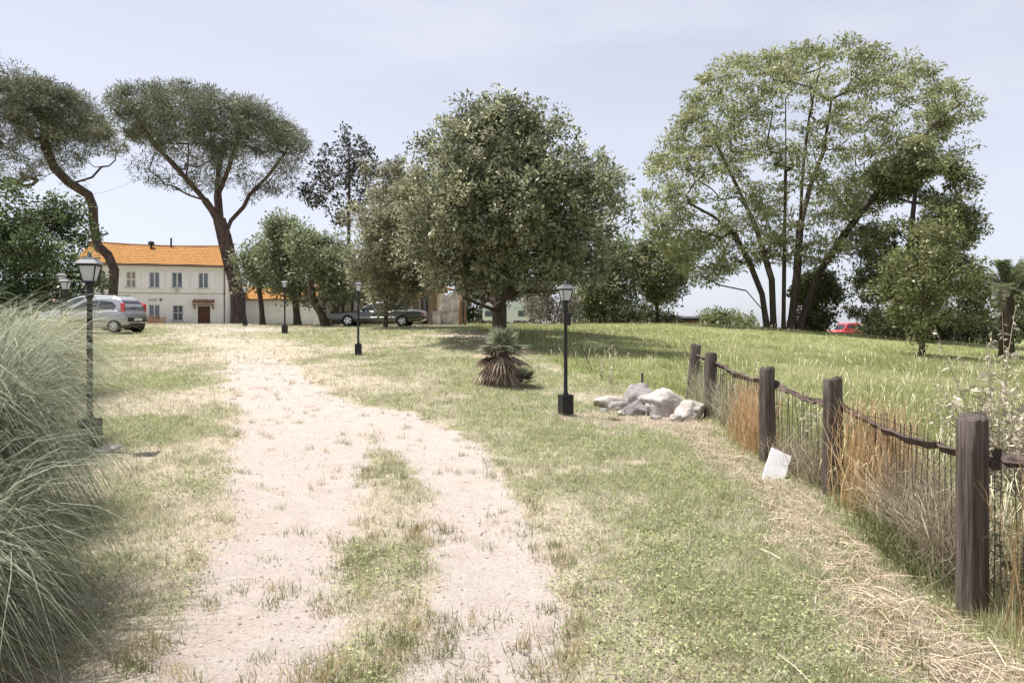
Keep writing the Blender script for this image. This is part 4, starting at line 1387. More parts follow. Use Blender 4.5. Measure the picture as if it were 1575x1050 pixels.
def car(name, label, loc, yaw, p):
    root = empty(name, loc, yaw, label, 'car')
    # body with wheel arches cut out
    body = loft(p['st']).build('body', p['paint'], root, True)
    cut = MB()
    for x in p['axles']:
        M = Matrix.Translation((x, 0, p['wr'] + .01)) @ Matrix.Rotation(R(90), 4, 'X')
        cut.lathe([(p['wr'] + .055, -1.2), (p['wr'] + .055, 1.2)], 28, (0, 0, 0), M)
    co = bpy.data.objects.new('cutter', cut.mesh('cutter'))
    bmx = bmesh.new(); bmx.from_mesh(co.data); bmesh.ops.recalc_face_normals(bmx, faces=bmx.faces); bmx.to_mesh(co.data); bmx.free()
    bmx = bmesh.new(); bmx.from_mesh(body.data); bmesh.ops.recalc_face_normals(bmx, faces=bmx.faces); bmx.to_mesh(body.data); bmx.free()
    C.objects.link(co)
    md = body.modifiers.new('arches', 'BOOLEAN'); md.object = co; md.operation = 'DIFFERENCE'; md.solver = 'EXACT'
    dg = bpy.context.evaluated_depsgraph_get()
    me = bpy.data.meshes.new_from_object(body.evaluated_get(dg))
    body.modifiers.clear(); body.data = me
    bpy.data.objects.remove(co)
    me.materials.clear(); me.materials.append(p['paint'])
    inner = MB().box(((p['axles'][0] + p['axles'][1]) / 2, 0, .42), (abs(p['axles'][0] - p['axles'][1]) + 1.0, p['w'] * 1.25, .3))
    inner.build('underbody', M_BLACKTRIM, root)
    # cabin
    cab = p['cab']; wb, wr_ = p['cw'], p['rw']
    zb, zt = min(z for _, z in cab), max(z for _, z in cab)
    wz = lambda z: wb + (wr_ - wb) * max(0, (z - zb) / (zt - zb)) ** 1.3
    L_ = [Vector((x, wz(z), z)) for x, z in cab]; Rr = [Vector((x, -wz(z), z)) for x, z in cab]
    n_ = len(cab)
    c_ = MB().add(L_ + Rr, [tuple(range(n_)), tuple(range(2 * n_ - 1, n_ - 1, -1))] + [(i + n_, (i + 1) % n_ + n_, (i + 1) % n_, i) for i in range(n_)])
    cb = c_.build('cabin', p['paint'], root)
    bmx = bmesh.new(); bmx.from_mesh(cb.data); bmesh.ops.recalc_face_normals(bmx, faces=bmx.faces)
    bmesh.ops.bevel(bmx, geom=list(bmx.edges), offset=.05, segments=3, affect='EDGES', clamp_overlap=True, profile=.6)
    bmx.to_mesh(cb.data); bmx.free()
    cb.data.polygons.foreach_set('use_smooth', np.ones(len(cb.data.polygons), bool))

    def pane(nm, poly, m=M_CARGLASS, out=.012, parent=root):
        for s in (1, -1):
            q = [Vector((x, s * (wz(z) + out), z)) for x, z in poly]
            q2 = [Vector((x, s * (wz(z) - .03), z)) for x, z in poly]
            k = len(q)
            MB().add(q + q2, [tuple(range(k)) if s > 0 else tuple(range(k))[::-1]] + [(i, i + k, (i + 1) % k + k, (i + 1) % k) for i in range(k)]).build(nm, m, parent)
    for poly in p['sides']: pane('side_window', poly)

    def slab(nm, a, c, wa, wc, m, out=.014):
        """pane across the car between two profile points"""
        a, c = Vector((a[0], 0, a[1])), Vector((c[0], 0, c[1]))
        d_ = (c - a).normalized(); nn = Vector((d_.z, 0, -d_.x))
        mid = (cab[0][0] + cab[-1][0]) / 2
        if nn.x * (a.x - mid) < 0: nn = -nn
        q = [a + nn * out + Vector((0, wa, 0)), a + nn * out - Vector((0, wa, 0)), c + nn * out - Vector((0, wc, 0)), c + nn * out + Vector((0, wc, 0))]
        q2 = [x - nn * .05 for x in q]
        return MB().hexa(q2, q).build(nm, m, root)
    (r0, r1), (f0, f1) = p['rear_glass'], p['front_glass']
    slab('rear_window', r0, r1, wz(r0[1]) - .08, wz(r1[1]) - .1, M_CARGLASS)
    slab('windscreen', f0, f1, wz(f0[1]) - .07, wz(f1[1]) - .08, M_CARGLASS)
    # wheels
    wl = p['wr']
    ty = MB().lathe([(wl * .62, -.09), (wl * .94, -.095), (wl, -.06), (wl, .06), (wl * .94, .095), (wl * .62, .09), (wl * .62, -.09)], 24, caps=False).mesh('tyre')
    rim = MB().lathe([(wl * .61, -.05), (wl * .64, .086), (wl * .57, .088), (wl * .54, .05)], 20, caps=False)
    hub = MB().lathe([(wl * .6, .02), (.001, .021)], 20).mesh('brake_disc')
    for k in range(p.get('spokes', 5)):
        a = 2 * math.pi * k / p.get('spokes', 5)
        rim.box((wl * .3, 0, .07), (wl * .56, p.get('spw', .06), .03), Matrix.Rotation(a, 4, 'Z'))
    rim.lathe([(.05, .04), (.05, .088), (.001, .09)], 10)
    rimm = rim.mesh('rim')
    for x in p['axles']:
        for s in (1, -1):
            w_ = empty('wheel', (x, s * (p['w'] - .1), wl)); w_.parent = root
            w_.rotation_euler = (R(-90) if s > 0 else R(90), 0, 0)
            link('tyre', ty, M_TYRE, w_, True); link('rim', rimm, M_RIM, w_); link('brake_disc', hub, M_BLACKTRIM, w_)
    for nm, c0, sz, m in p['bits']:
        if nm.startswith('*'):
            for s in (1, -1):
                MB().box((c0[0], s * c0[1], c0[2]), sz).build(nm[1:], m, root, False, min(sz) * .25)
        else:
            MB().box(c0, sz).build(nm, m, root, False, min(sz) * .25)
    return root


hatch = dict(paint=M_SILVER, w=.815, wr=.29, axles=(1.13, -1.21), cw=.765, rw=.55, spokes=9, spw=.03,
    st=[(-1.71, .42, .70, .60), (-1.67, .33, .86, .70), (-1.58, .27, .95, .76), (-1.3, .23, .98, .805), (-.6, .21, .96, .815), (.3, .21, .93, .815), (.8, .21, .90, .81), (1.15, .22, .84, .79), (1.45, .25, .75, .74), (1.63, .29, .65, .64), (1.71, .36, .55, .48)],
    cab=[(-1.63, .93), (-1.55, 1.15), (-1.37, 1.40), (-1.0, 1.46), (-.3, 1.475), (.18, 1.42), (.62, 1.18), (1.02, .9)],
    sides=[[(-1.18, 1.0), (-1.22, 1.16), (-1.05, 1.29), (-.72, 1.34), (-.50, 1.35), (-.44, .99)], [(-.38, .985), (-.43, 1.35), (.0, 1.345), (.2, 1.28), (.62, 1.0), (.6, .965)]],
    rear_glass=((-1.615, .98), (-1.42, 1.34)), front_glass=((.98, .93), (.25, 1.385)),
    bits=[('*tail_light', (-1.54, .70, 1.06), (.17, .09, .36), M_TAIL), ('bumper_trim', (-1.69, 0, .58), (.1, 1.22, .2), M_BLACKTRIM), ('number_plate', (-1.745, 0, .58), (.02, .5, .11), M_PLATE),
          ('*side_trim', (-.05, .812, .52), (1.75, .03, .06), M_BLACKTRIM), ('*door_handle', (-.62, .81, .82), (.18, .04, .035), M_SILVER), ('*door_handle', (.18, .81, .80), (.18, .04, .035), M_SILVER),
          ('*door_seam', (-.42, .812, .58), (.012, .012, .7), M_BLACKTRIM), ('*door_seam', (.72, .806, .58), (.012, .012, .6), M_BLACKTRIM), ('*wing_mirror', (.62, .87, .98), (.13, .16, .13), M_BLACKTRIM),
          ('*headlight', (1.48, .55, .68), (.26, .22, .14), M_LAMPG), ('emblem', (-1.66, 0, .90), (.02, .09, .1), M_RIM), ('rear_wiper', (-1.6, .1, 1.06), (.02, .4, .02), M_BLACKTRIM)])
YS = 28.6
pr_ = on(152, YS)
car('hatchback_car', 'silver hatchback parked nearest the tall grasses, seen from its rear corner', (pr_.x, YS, pr_.z), R(180 - 5), hatch)

mpv = dict(paint=M_DARKCAR, w=.87, wr=.31, axles=(1.3, -1.3), cw=.82, rw=.62, spokes=5,
    st=[(-2.08, .42, .8, .68), (-2.0, .32, 1.0, .78), (-1.6, .24, 1.03, .86), (-.6, .22, 1.02, .87), (.5, .22, 1.0, .87), (1.1, .22, .97, .86), (1.6, .24, .88, .82), (1.95, .3, .74, .7), (2.08, .38, .6, .55)],
    cab=[(-2.0, .98), (-1.85, 1.45), (-1.5, 1.57), (-.6, 1.6), (.1, 1.56), (.55, 1.38), (1.25, .98)],
    sides=[[(-1.75, 1.05), (-1.65, 1.44), (-1.0, 1.5), (-1.0, 1.05)], [(-.93, 1.05), (-.93, 1.5), (-.2, 1.5), (-.15, 1.05)], [(-.08, 1.05), (-.13, 1.5), (.15, 1.46), (.6, 1.25), (.95, 1.04)]],
    rear_glass=((-1.97, 1.04), (-1.86, 1.42)), front_glass=((1.2, 1.01), (.58, 1.37)),
    bits=[('*tail_light', (-1.98, .7, 1.1), (.14, .12, .4), M_TAIL), ('*roof_rail', (-.7, .58, 1.63), (1.7, .04, .04), M_BLACKTRIM), ('*headlight', (1.86, .55, .78), (.2, .25, .14), M_LAMPG), ('*wing_mirror', (.85, .93, 1.06), (.12, .16, .14), M_BLACKTRIM)])
p_ = on(139, 31.6)
car('estate_car', 'pale grey people carrier parked behind the silver hatchback', (p_.x, 31.6, p_.z), R(180 - 2), mpv)

sedan = dict(paint=M_GREENCAR, w=.90, wr=.325, axles=(1.47, -1.42), cw=.84, rw=.60, spokes=5, spw=.08,
    st=[(-2.52, .46, .72, .66), (-2.47, .36, .82, .78), (-2.3, .3, .875, .84), (-1.8, .24, .90, .885), (-1, .2, .90, .90), (0, .19, .885, .90), (.8, .19, .865, .90), (1.4, .2, .84, .885), (2.0, .22, .775, .84), (2.35, .26, .70, .76), (2.48, .3, .62, .68), (2.52, .36, .54, .58)],
    cab=[(-1.75, .89), (-1.3, 1.13), (-.98, 1.26), (-.6, 1.315), (-.05, 1.325), (.3, 1.27), (.62, 1.10), (1.06, .86)],
    sides=[[(-1.36, .945), (-1.2, 1.09), (-.97, 1.19), (-.92, .94)], [(-.86, .94), (-.91, 1.205), (-.55, 1.245), (-.22, 1.25), (-.18, .93)], [(-.11, .93), (-.15, 1.25), (.2, 1.22), (.5, 1.06), (.72, .92)]],
    rear_glass=((-1.7, .92), (-1.1, 1.21)), front_glass=((1.02, .89), (.36, 1.235)),
    bits=[('*tail_light', (-2.48, .6, .72), (.08, .26, .16), M_TAIL), ('*headlight', (2.44, .38, .60), (.12, .17, .15), M_LAMPG), ('*headlight', (2.40, .60, .60), (.12, .15, .13), M_LAMPG),
          ('grille', (2.52, 0, .56), (.06, .5, .16), M_RIM), ('front_bumper', (2.50, 0, .40), (.14, 1.45, .12), M_BLACKTRIM), ('rear_bumper', (-2.52, 0, .48), (.12, 1.5, .14), M_BLACKTRIM), ('*side_trim', (0, .905, .5), (2.1, .02, .035), M_RIM),
          ('*door_handle', (-.72, .905, .78), (.2, .03, .035), M_RIM), ('*door_handle', (.12, .905, .78), (.2, .03, .035), M_RIM), ('*door_seam', (-.17, .902, .56), (.012, .012, .62), M_BLACKTRIM), ('*door_seam', (.82, .902, .56), (.012, .012, .55), M_BLACKTRIM),
          ('*wing_mirror', (.66, .96, .96), (.11, .17, .12), M_GREENCAR), ('number_plate', (2.575, 0, .42), (.02, .5, .11), M_PLATE)])
p_ = on(583, 37)
car('sedan_car', 'dark grey-green saloon car parked under the small greyish tree', (p_.x, 37, p_.z), R(180 - 2), sedan)

red = dict(paint=M_REDCAR, w=.8, wr=.32, axles=(1.1, -1.05), cw=.74, rw=.66, spokes=5,
    st=[(-1.75, .45, .9, .74), (-1.65, .35, 1.0, .78), (-.6, .32, 1.02, .8), (.5, .32, 1.0, .8), (1.1, .34, .97, .78), (1.6, .38, .9, .74), (1.75, .45, .75, .66)],
    cab=[(-1.68, 1.0), (-1.6, 1.6), (-1.3, 1.7), (.1, 1.7), (.35, 1.6), (.75, 1.0)],
    sides=[[(-1.4, 1.2), (-1.36, 1.5), (-.7, 1.52), (-.7, 1.2)], [(-.5, 1.2), (-.5, 1.52), (.1, 1.5), (.36, 1.2)]],
    rear_glass=((-1.66, 1.1), (-1.6, 1.52)), front_glass=((.72, 1.05), (.4, 1.54)),
    bits=[('*headlight', (1.68, .5, .72), (.12, .18, .16), M_LAMPG), ('front_bumper', (1.74, 0, .5), (.12, 1.4, .14), M_BLACKTRIM), ('*tail_light', (-1.72, .62, .85), (.08, .12, .25), M_TAIL)])
p_ = on(1300, 66)
car('red_car', 'small boxy red car half hidden by grass under the far trees', (p_.x, 66, p_.z + .12), R(180 + 12), red)
p_ = on(1386, 60)
car('parked_car', 'dark car in deep shade below the ivy covered tree', (p_.x, 60, p_.z), R(180 - 10), dict(mpv, paint=M_BLACKTRIM))
# ------------------------------------------------------------------ lamp posts
M_BLACK = mat('black_iron', (.022, .022, .025), .45, metal=.2, spec=.4, noise=.3, nscale=25)
M_LGLASS = mat('frosted_lantern_glass', (.50, .51, .55), .25, spec=.5)
M_LCAP = mat('weathered_cap', (.15, .15, .16), .6, metal=.1, noise=.3, nscale=20)
M_CONC = mat('concrete_slab', (.48, .45, .42), .95, noise=.25, nscale=18, bump=.3)


def frustum(mb, z0, h0, z1, h1):
    mb.hexa([Vector((-h0, -h0, z0)), Vector((h0, -h0, z0)), Vector((h0, h0, z0)), Vector((-h0, h0, z0))], [Vector((-h1, -h1, z1)), Vector((h1, -h1, z1)), Vector((h1, h1, z1)), Vector((-h1, h1, z1))])


def lamp_meshes():
    d = {}
    b = MB(); b.box((0, 0, .155), (.2, .2, .37)); d['base_block'] = (b.mesh('base_block'), M_BLACK, False)
    b = MB(); b.lathe([(.05, .34), (.042, .36), (.033, .42), (.031, 1.2), (.029, 1.72), (.04, 1.73), (.043, 1.77), (.034, 1.8), (.04, 1.86), (.05, 1.88), (.05, 1.9)], 14)
    d['pole'] = (b.mesh('pole'), M_BLACK, True)
    b = MB()
    for sx in (-1, 1):
        for sy in (-1, 1):
            b.tube([(sx * .055, sy * .055, 1.9), (sx * .09, sy * .09, 2.09)], .008, 5)
    b.box((0, 0, 1.905), (.13, .13, .018)); frustum(b, 2.085, .094, 2.1, .096)
    d['lantern_frame'] = (b.mesh('lantern_frame'), M_BLACK, False)
    b = MB(); frustum(b, 2.1, .122, 2.11, .125); frustum(b, 2.11, .12, 2.155, .075); frustum(b, 2.155, .07, 2.185, .055); b.lathe([(.02, 2.19), (.022, 2.21), (.012, 2.222), (.016, 2.235), (.004, 2.25)], 8)
    d['lantern_cap'] = (b.mesh('lantern_cap'), M_LCAP, False)
    b = MB()
    b.add([Vector((-.051, -.053, 1.914)), Vector((.051, -.053, 1.914)), Vector((.083, -.087, 2.083)), Vector((-.083, -.087, 2.083)), Vector((-.051, -.049, 1.914)), Vector((.051, -.049, 1.914)), Vector((.083, -.083, 2.083)), Vector((-.083, -.083, 2.083))],
          [(0, 1, 2, 3), (7, 6, 5, 4), (0, 4, 5, 1), (1, 5, 6, 2), (2, 6, 7, 3), (3, 7, 4, 0)])
    d['pane'] = (b.mesh('pane'), M_LGLASS, False)
    b = MB(); b.lathe([(.02, 1.915), (.024, 1.96), (.018, 1.99), (.03, 2.03), (.01, 2.06)], 8); d['bulb'] = (b.mesh('bulb'), M_BLACK, True)
    for me, m, s in d.values(): me.materials.append(m)
    return d


LM = lamp_meshes()


def lamp(u, Y, label, h, rz=0., box=False, slab=False):
    p = on(u, Y)
    z = float(gs(p.x, p.y))
    root = empty('lamp_post', (p.x, p.y, z), rz, label, 'lamp post', 'black garden lamp posts along the drive')
    root.scale = (h / 2.25,) * 3
    for nm, (me, m, s) in LM.items():
        if nm == 'pane':
            for k in range(4):
                o = link('pane', me, m, root); o.rotation_euler = (0, 0, k * math.pi / 2)
        else:
            link(nm, me, m, root, s)
    if box: MB().box((.03, -.03, 1.6), (.07, .06, .2)).build('junction_box', M_BLACK, root)
    if slab:
        b = MB(); b.box((.06, -.02, -.01), (.46, .4, .05)); b.build('foot_slab', M_CONC, root, False, .012)
    return root


lamp(138, 7.7, 'nearest black lamp post with square base left of the drive', 2.22, R(12), slab=True)
lamp(870, 11.27, 'black lamp post on the lawn right of the fan palm', 2.22, R(20), box=True)
lamp(101, 16.7, 'second lamp post left of the drive, just behind the nearest one', 2.2, R(5))
lamp(95, 19.2, 'slim lamp post mostly hidden behind the second left lamp post', 2.45, R(30))
lamp(551, 20.1, 'black lamp post on the lawn in front of the sedan bonnet', 2.22, R(15))
lamp(438, 28, 'lamp post before the leafy trees of the low house', 2.22, R(0))
lamp(377, 38, 'farthest lamp post beside the right umbrella pine trunk', 2.22, R(0))

# ------------------------------------------------------------------ fence
M_POST = mat('grey_brown_post', (.175, .142, .122), .95, spec=.08, noise=.62, nscale=6, bump=1.0, bscale=12, stretch=(8, 8, .3))
M_RAIL = mat('rail_wood', (.125, .095, .082), .95, spec=.08, noise=.55, nscale=10, bump=.9, bscale=22)
M_WIRE = mat('rusty_wire', (.07, .055, .05), .7, metal=.4)
fe = empty('post_and_wire_fence', (2.52, 3.74, g(2.52, 3.74)), 0, 'old round-post and wire fence running uphill on the right', 'fence')
FO = fe.location.copy()
POSTS = [(2.45, 1.7, 1.1, .08, 0, 0), (2.52, 3.74, 1.09, .077, 0, 0), (3.02, 6.43, 1.10, .085, .0, 0), (2.97, 7.95, 1.10, .088, .0, 0), (3.40, 11.7, 1.12, .105, .01, 0), (3.72, 14.2, 1.13, .11, .10, .02)]


def rough_log(pts, rad, seed, n=12, amp=.06, cracks=0):
    r = np.random.default_rng(seed)
    b = MB(); b.tube(pts, rad, n)
    v = np.array(b.v)
    ph = r.random(n) * 6
    for i in range(len(pts)):
        c = np.array(pts[i])
        ring = v[i * n:(i + 1) * n]
        k = 1 + amp * np.sin(np.arange(n) * 2.4 + ph[0]) + r.normal(0, amp * .35, n)
        for q in range(cracks):
            k[int(ph[q + 1] / 6 * n) % n] *= .80 + .14 * abs(math.sin(i * 1.3 + q * 2))
        v[i * n:(i + 1) * n] = c + (ring - c) * k[:, None]
    b.v = [tuple(x) for x in v]
    return b


for i, (x, y, h, r_, lx, ly) in enumerate(POSTS):
    z = float(gs(x, y))
    o_ = Vector((x, y, z)) - FO
    zs = [-.3, 0, .2, .45, .7, .9, h - .02, h]
    rs = [r_ * 1.03, r_ * 1.03, r_ * 1.0, r_, r_ * .99, r_ * .98, r_ * .97, r_ * .9]
    b = rough_log([(lx * q, ly * q, q) for q in zs], rs, 200 + i, 30, .028, 5)
    top = np.array(b.v); top[-30:, 2] += np.random.default_rng(i).normal(0, .006, 30) + .02 * np.cos(np.arange(30) * .21 + i); b.v = [tuple(q) for q in top]
    p = b.build('post', M_POST, fe, True)
    p.location = o_


def rail(a, b_, r_, seed, sagx=0.0):
    a, b_ = Vector(a), Vector(b_)
    r = np.random.default_rng(seed)
    m = 17
    pts, rs = [], []
    for i in range(m):
        t = i / (m - 1)
        q = a.lerp(b_, t) + Vector((r.normal(0, .012), r.normal(0, .012), r.normal(0, .012) - sagx * math.sin(math.pi * t)))
        pts.append(tuple(q - FO)); rs.append(r_ * (.55 + .45 * r.random()))
    rough_log(pts, rs, seed + 1, 7, .3).build('rail', M_RAIL, fe)


def pz(i, hh):
    x, y = POSTS[i][0], POSTS[i][1]
    return Vector((x + .11, y, float(gs(x, y)) + hh))


rail(pz(0, .86), pz(1, .88), .04, 300)
rail(pz(1, .86), pz(2, .80), .036, 301, .05)
rail(pz(2, .84), pz(3, .92), .04, 302, .06)
rail(pz(3, .9), pz(4, .94), .045, 303, .05)
rail(pz(4, .92), pz(5, .9), .045, 304, .0)
rail(pz(0, .14) + Vector((.05, 0, 0)), pz(1, .1) + Vector((.05, -.25, 0)), .035, 305)
for i in range(5):
    a, c = pz(i, 0), pz(i + 1, 0)
    L_ = (c - a).length
    b = MB()
    m = int(L_ / (.085 if i < 3 else .11))
    r = np.random.default_rng(400 + i)
    for k in range(m + 1):
        t = (k + .5) / (m + 1)
        q = a.lerp(c, t) + Vector((-.02, 0, 0)); q.z = float(gs(q.x, q.y))
        h_ = .88 + r.normal(0, .02)
        b.tube([q - FO, q + Vector((r.normal(0, .012), r.normal(0, .01), h_ * .5)) - FO, q + Vector((r.normal(0, .01), r.normal(0, .01), h_)) - FO], .0032 if i < 3 else .004, 4, False)
    for hh in (.05, .2, .36, .53, .70, .84):
        pts = []
        for k in range(9):
            t = k / 8
            q = a.lerp(c, t) + Vector((-.018, 0, 0)); q.z = float(gs(q.x, q.y)) + hh + r.normal(0, .008)
            pts.append(q - FO)
        b.tube(pts, .0028 if i < 3 else .0035, 4, False)
    o = b.build('wire_mesh', M_WIRE, fe)
    o['kind'] = 'stuff'
for (u, Y, h, lab) in ((987, 14.6, .42, 'short dark stake standing just behind the boulders'),):
    p = on(u, Y)
    o = MB().tube([(0, 0, -.1), (.01, 0, h)], [.03, .026], 7).build('stake', M_POST, None); o.location = (p.x, p.y, float(gs(p.x, p.y))); tag(o, lab, 'stake')
p = on(905, 17.5)
o = MB().tube([(-.12, 0, .5), (0, 0, .2), (.12, 0, -.05)], [.012, .014, .014], 6).build('stick', M_BLACK, None); o.location = (p.x, p.y, float(gs(p.x, p.y))); tag(o, 'thin dark stick leaning in the meadow right of the lamp post', 'stick')

# ------------------------------------------------------------------ boulders and the pale slab
M_ROCKW = mat('white_rock', (.50, .465, .43), .95, spec=.1, noise=.35, nscale=5, bump=.6, bscale=11, dark=(.24, .20, .175))
M_ROCKG = mat('grey_rock', (.27, .25, .24), .95, spec=.1, noise=.45, nscale=5, bump=.7, bscale=11)


def rock(label, u, v, Y, sx, sy, sz, seed, m, rot=0., peak=(0, 0)):
    r = np.random.default_rng(seed)
    bm = bmesh.new()
    bmesh.ops.create_icosphere(bm, subdivisions=4, radius=1)
    dirs = nrm(r.normal(0, 1, (16, 3))); cut = .5 + .32 * r.random(16)
    for vv in bm.verts:
        d = np.array(vv.co)
        k = 1.0
        for dd, cc in zip(dirs, cut):
            q = d @ dd
            if q > cc: k = min(k, cc / q + .06 * (1 - cc / q))
        n_ = fbm(np.array(d[0] * 2.2 + d[2] * 1.7 + seed), np.array(d[1] * 2.2 + d[2]), seed, 4) - .5
        n3 = fbm(np.array(d[0] * 7 + d[2] * 4), np.array(d[1] * 7 - d[2] * 5), seed + 5, 3) - .5
        vv.co = Vector(d * k * (1 + n_ * .35 + n3 * .16))
        if vv.co.z > 0:
            vv.co.x += peak[0] * vv.co.z; vv.co.y += peak[1] * vv.co.z
        vv.co = Vector((vv.co.x * sx, vv.co.y * sy, vv.co.z * sz))
    me = bpy.data.meshes.new('boulder'); bm.to_mesh(me); bm.free()
    x = ux(u, Y)
    o = link('boulder', me, m, None, True)
    o.location = (x, Y, float(gs(x, Y)) + sz * .3); o.rotation_euler = (0, 0, rot)
    return tag(o, label, 'boulder', 'boulders at the end of the fence')


rock('pale white boulder with a pointed top nearest the fence posts', 1024, 620, 12.0, .64, .42, .38, 501, M_ROCKW, .3, (-.35, 0))
rock('broken reddish white boulder lying at the foot of the fourth post', 1062, 630, 11.6, .42, .3, .24, 502, M_ROCKW, 1.2)
rock('dark grey boulder in the middle of the pile', 978, 615, 12.5, .58, .42, .42, 503, M_ROCKG, .9, (.35, 0))
rock('low white boulder at the left end of the pile', 944, 620, 12.4, .46, .34, .25, 504, M_ROCKW, 2.2)
rock('small grey boulder low in front of the dark boulder', 976, 634, 11.8, .34, .24, .20, 505, M_ROCKG, .2)

for i, (u, Y, q) in enumerate(((1008, 11.3, .10), (1040, 11.2, .13), (930, 11.9, .11), (955, 11.6, .09))):
    rock(('small loose stone in front of the white boulder', 'loose stone just left of the fourth post', 'loose stone at the left tip of the rubble', 'tiny loose stone below the left boulder')[i], u, 640, Y, q * 1.2, q, q * .7, 520 + i, M_ROCKW if i % 2 else M_ROCKG, i)

M_SLAB = mat('white_panel', (.58, .565, .56), .8, noise=.2, nscale=7)
p = at(1203, 738, 6.95)
sl = MB().box((0, 0, .15), (.22, .024, .42)).build('leaning_slab', M_SLAB, None, False, .006)
bz = float(gs(2.68, 7.05))
sl.location = (2.68, 7.02, bz - .015); sl.rotation_euler = (R(-38), R(24), R(-14))
tag(sl, 'white broken panel leaning against the wire between two posts', 'panel')

# ------------------------------------------------------------------ fan palm on the lawn and date palm far right
def fan_palm():
    base = on(770, 14.5); base.z = float(gs(base.x, base.y))
    root = empty('fan_palm', base, 0, 'squat fan palm with brown drooping skirt in front of the oak', 'palm')
    r = np.random.default_rng(601)
    b = rough_log([(0, 0, -.1), (0, 0, .25), (.02, 0, .6), (.03, 0, .85)], [.16, .17, .15, .10], 602, 14, .12)
    b.build('trunk', M_RAIL, root, True)

    def frond(az, el, L_, rad_, dead, k, org):
        d = np.array([math.cos(az) * math.cos(el), math.sin(az) * math.cos(el), math.sin(el)])
        s_ = nrm(np.cross(d, [0, 0, 1.0])); up_ = np.cross(s_, d)
        hub = org + d * L_
        n_ = 15 if dead else 22
        ang = np.linspace(-1.35, 1.35, n_)
        tip = []
        pts = np.zeros((n_, 4, 3))
        droop = (.1 + .55 * r.random()) if dead else .14
        for i, a in enumerate(ang):
            dd = d * math.cos(a) + s_ * math.sin(a)
            l_ = rad_ * (.75 + .25 * math.cos(a)) * (.9 + .2 * r.random())
            for j in range(4):
                t = j / 3
                pts[i, j] = hub + dd * l_ * t + np.array([0, 0, -droop * l_ * t * t]) + up_ * .05 * l_ * math.cos(a * 2) * t
        w_ = np.tile(np.array([.02, .04, .028, .003]), (n_, 1)) * rad_ / .42
        sd_ = nrm(np.cross(pts[:, 2] - pts[:, 0], up_ + r.normal(0, .25, (n_, 3))))
        c = cols(n_, (.22, .15, .10), (.52, .42, .33), .2, r) * (.35 + 1.0 * r.random()) if dead else cols(n_, (.13, .165, .09), (.36, .39, .27), .2, r)
        me = strip_mesh('frond', pts, w_, sd_, c)
        o = link('frond', me, M_DRY if dead else M_LEAF, root)
        MB().tube([tuple(org), tuple((org + hub) / 2 + np.array([0, 0, .02])), tuple(hub)], [.012, .009, .007], 5).build('stalk', M_RAIL if dead else M_POST, o)
    k = 0
    for i in range(42):      # hanging dead skirt
        az = i * 2.4 + r.normal(0, .3)
        frond(az, R(5 - 72 * r.random()), .14 + .26 * r.random(), .30 + .2 * r.random(), True, k, np.array([0, 0, .42 + .4 * r.random()]))
    for i in range(24):
        az = i * 2.4 + r.normal(0, .4)
        frond(az, R(-12 + 85 * r.random()), .14 + .2 * r.random(), .30 + .1 * r.random(), False, k, np.array([.03, 0, .74]))
    for i in range(9):        # young side shoot
        az = r.normal(-.3, .7)
        frond(az, R(10 + 55 * r.random()), .12 + .1 * r.random(), .28, False, k, np.array([.4, -.12, .06]))


fan_palm()


def date_palm(u, vtop, Y, label):
    x = ux(u, Y); z0 = g(x, Y)
    top = at(u, vtop, Y).z - z0
    root = empty('date_palm', (x, Y, z0), 0, label, 'palm')
    r = np.random.default_rng(int(u))
    rough_log([(0, 0, -.2), (0, 0, top * .4), (0, 0, top * .8), (0, 0, top)], [.3, .27, .3, .2], 610, 12, .1).build('trunk', M_BARK, root, True)
    for i in range(46):
        az = r.random() * 6.283; el = R(-15 + 95 * r.random())
        L_ = 2.5 + .6 * r.random()
        d = np.array([math.cos(az), math.sin(az), 0.0])
        n_ = 11
        t = np.linspace(0, 1, n_)
        rach = np.array([0, 0, top - .05]) + np.outer(t * L_ * math.cos(el), d) * (1 - .1 * t[:, None]) + np.stack([0 * t, 0 * t, L_ * (math.sin(el) * t - .5 * t ** 2.2)], -1)
        m = 60
        tt = .12 + .88 * np.arange(m) / m
        P = np.stack([np.interp(tt, t, rach[:, k]) for k in range(3)], -1)
        Tn = nrm(np.stack([np.interp(np.minimum(tt + .03, 1), t, rach[:, k]) for k in range(3)], -1) - P + 1e-6)
        s_ = nrm(np.cross(Tn, np.array([0, 0, 1.0])))
        sg = np.where(np.arange(m) % 2 == 0, 1, -1)[:, None]
        D = nrm(s_ * sg + Tn * .75 + np.array([0, 0, .15]) + r.normal(0, .12, (m, 3)))
        ll = .34 * np.sin(np.pi * np.clip(tt * .9 + .08, 0, 1)) + .08
        me = leaf_mesh('frond', P, D, np.cross(D, s_) + .01, ll, np.full(m, .045), cols(m, (.06, .085, .035), (.20, .22, .11), .2, r))
        o = link('frond', me, M_LEAF, root)
        MB().tube([tuple(q) for q in rach], [.03 * (1 - .8 * a) for a in t], 4).build('midrib', M_POST, o)


date_palm(1548, 446, 32, 'date palm with arching fronds at the right picture edge')

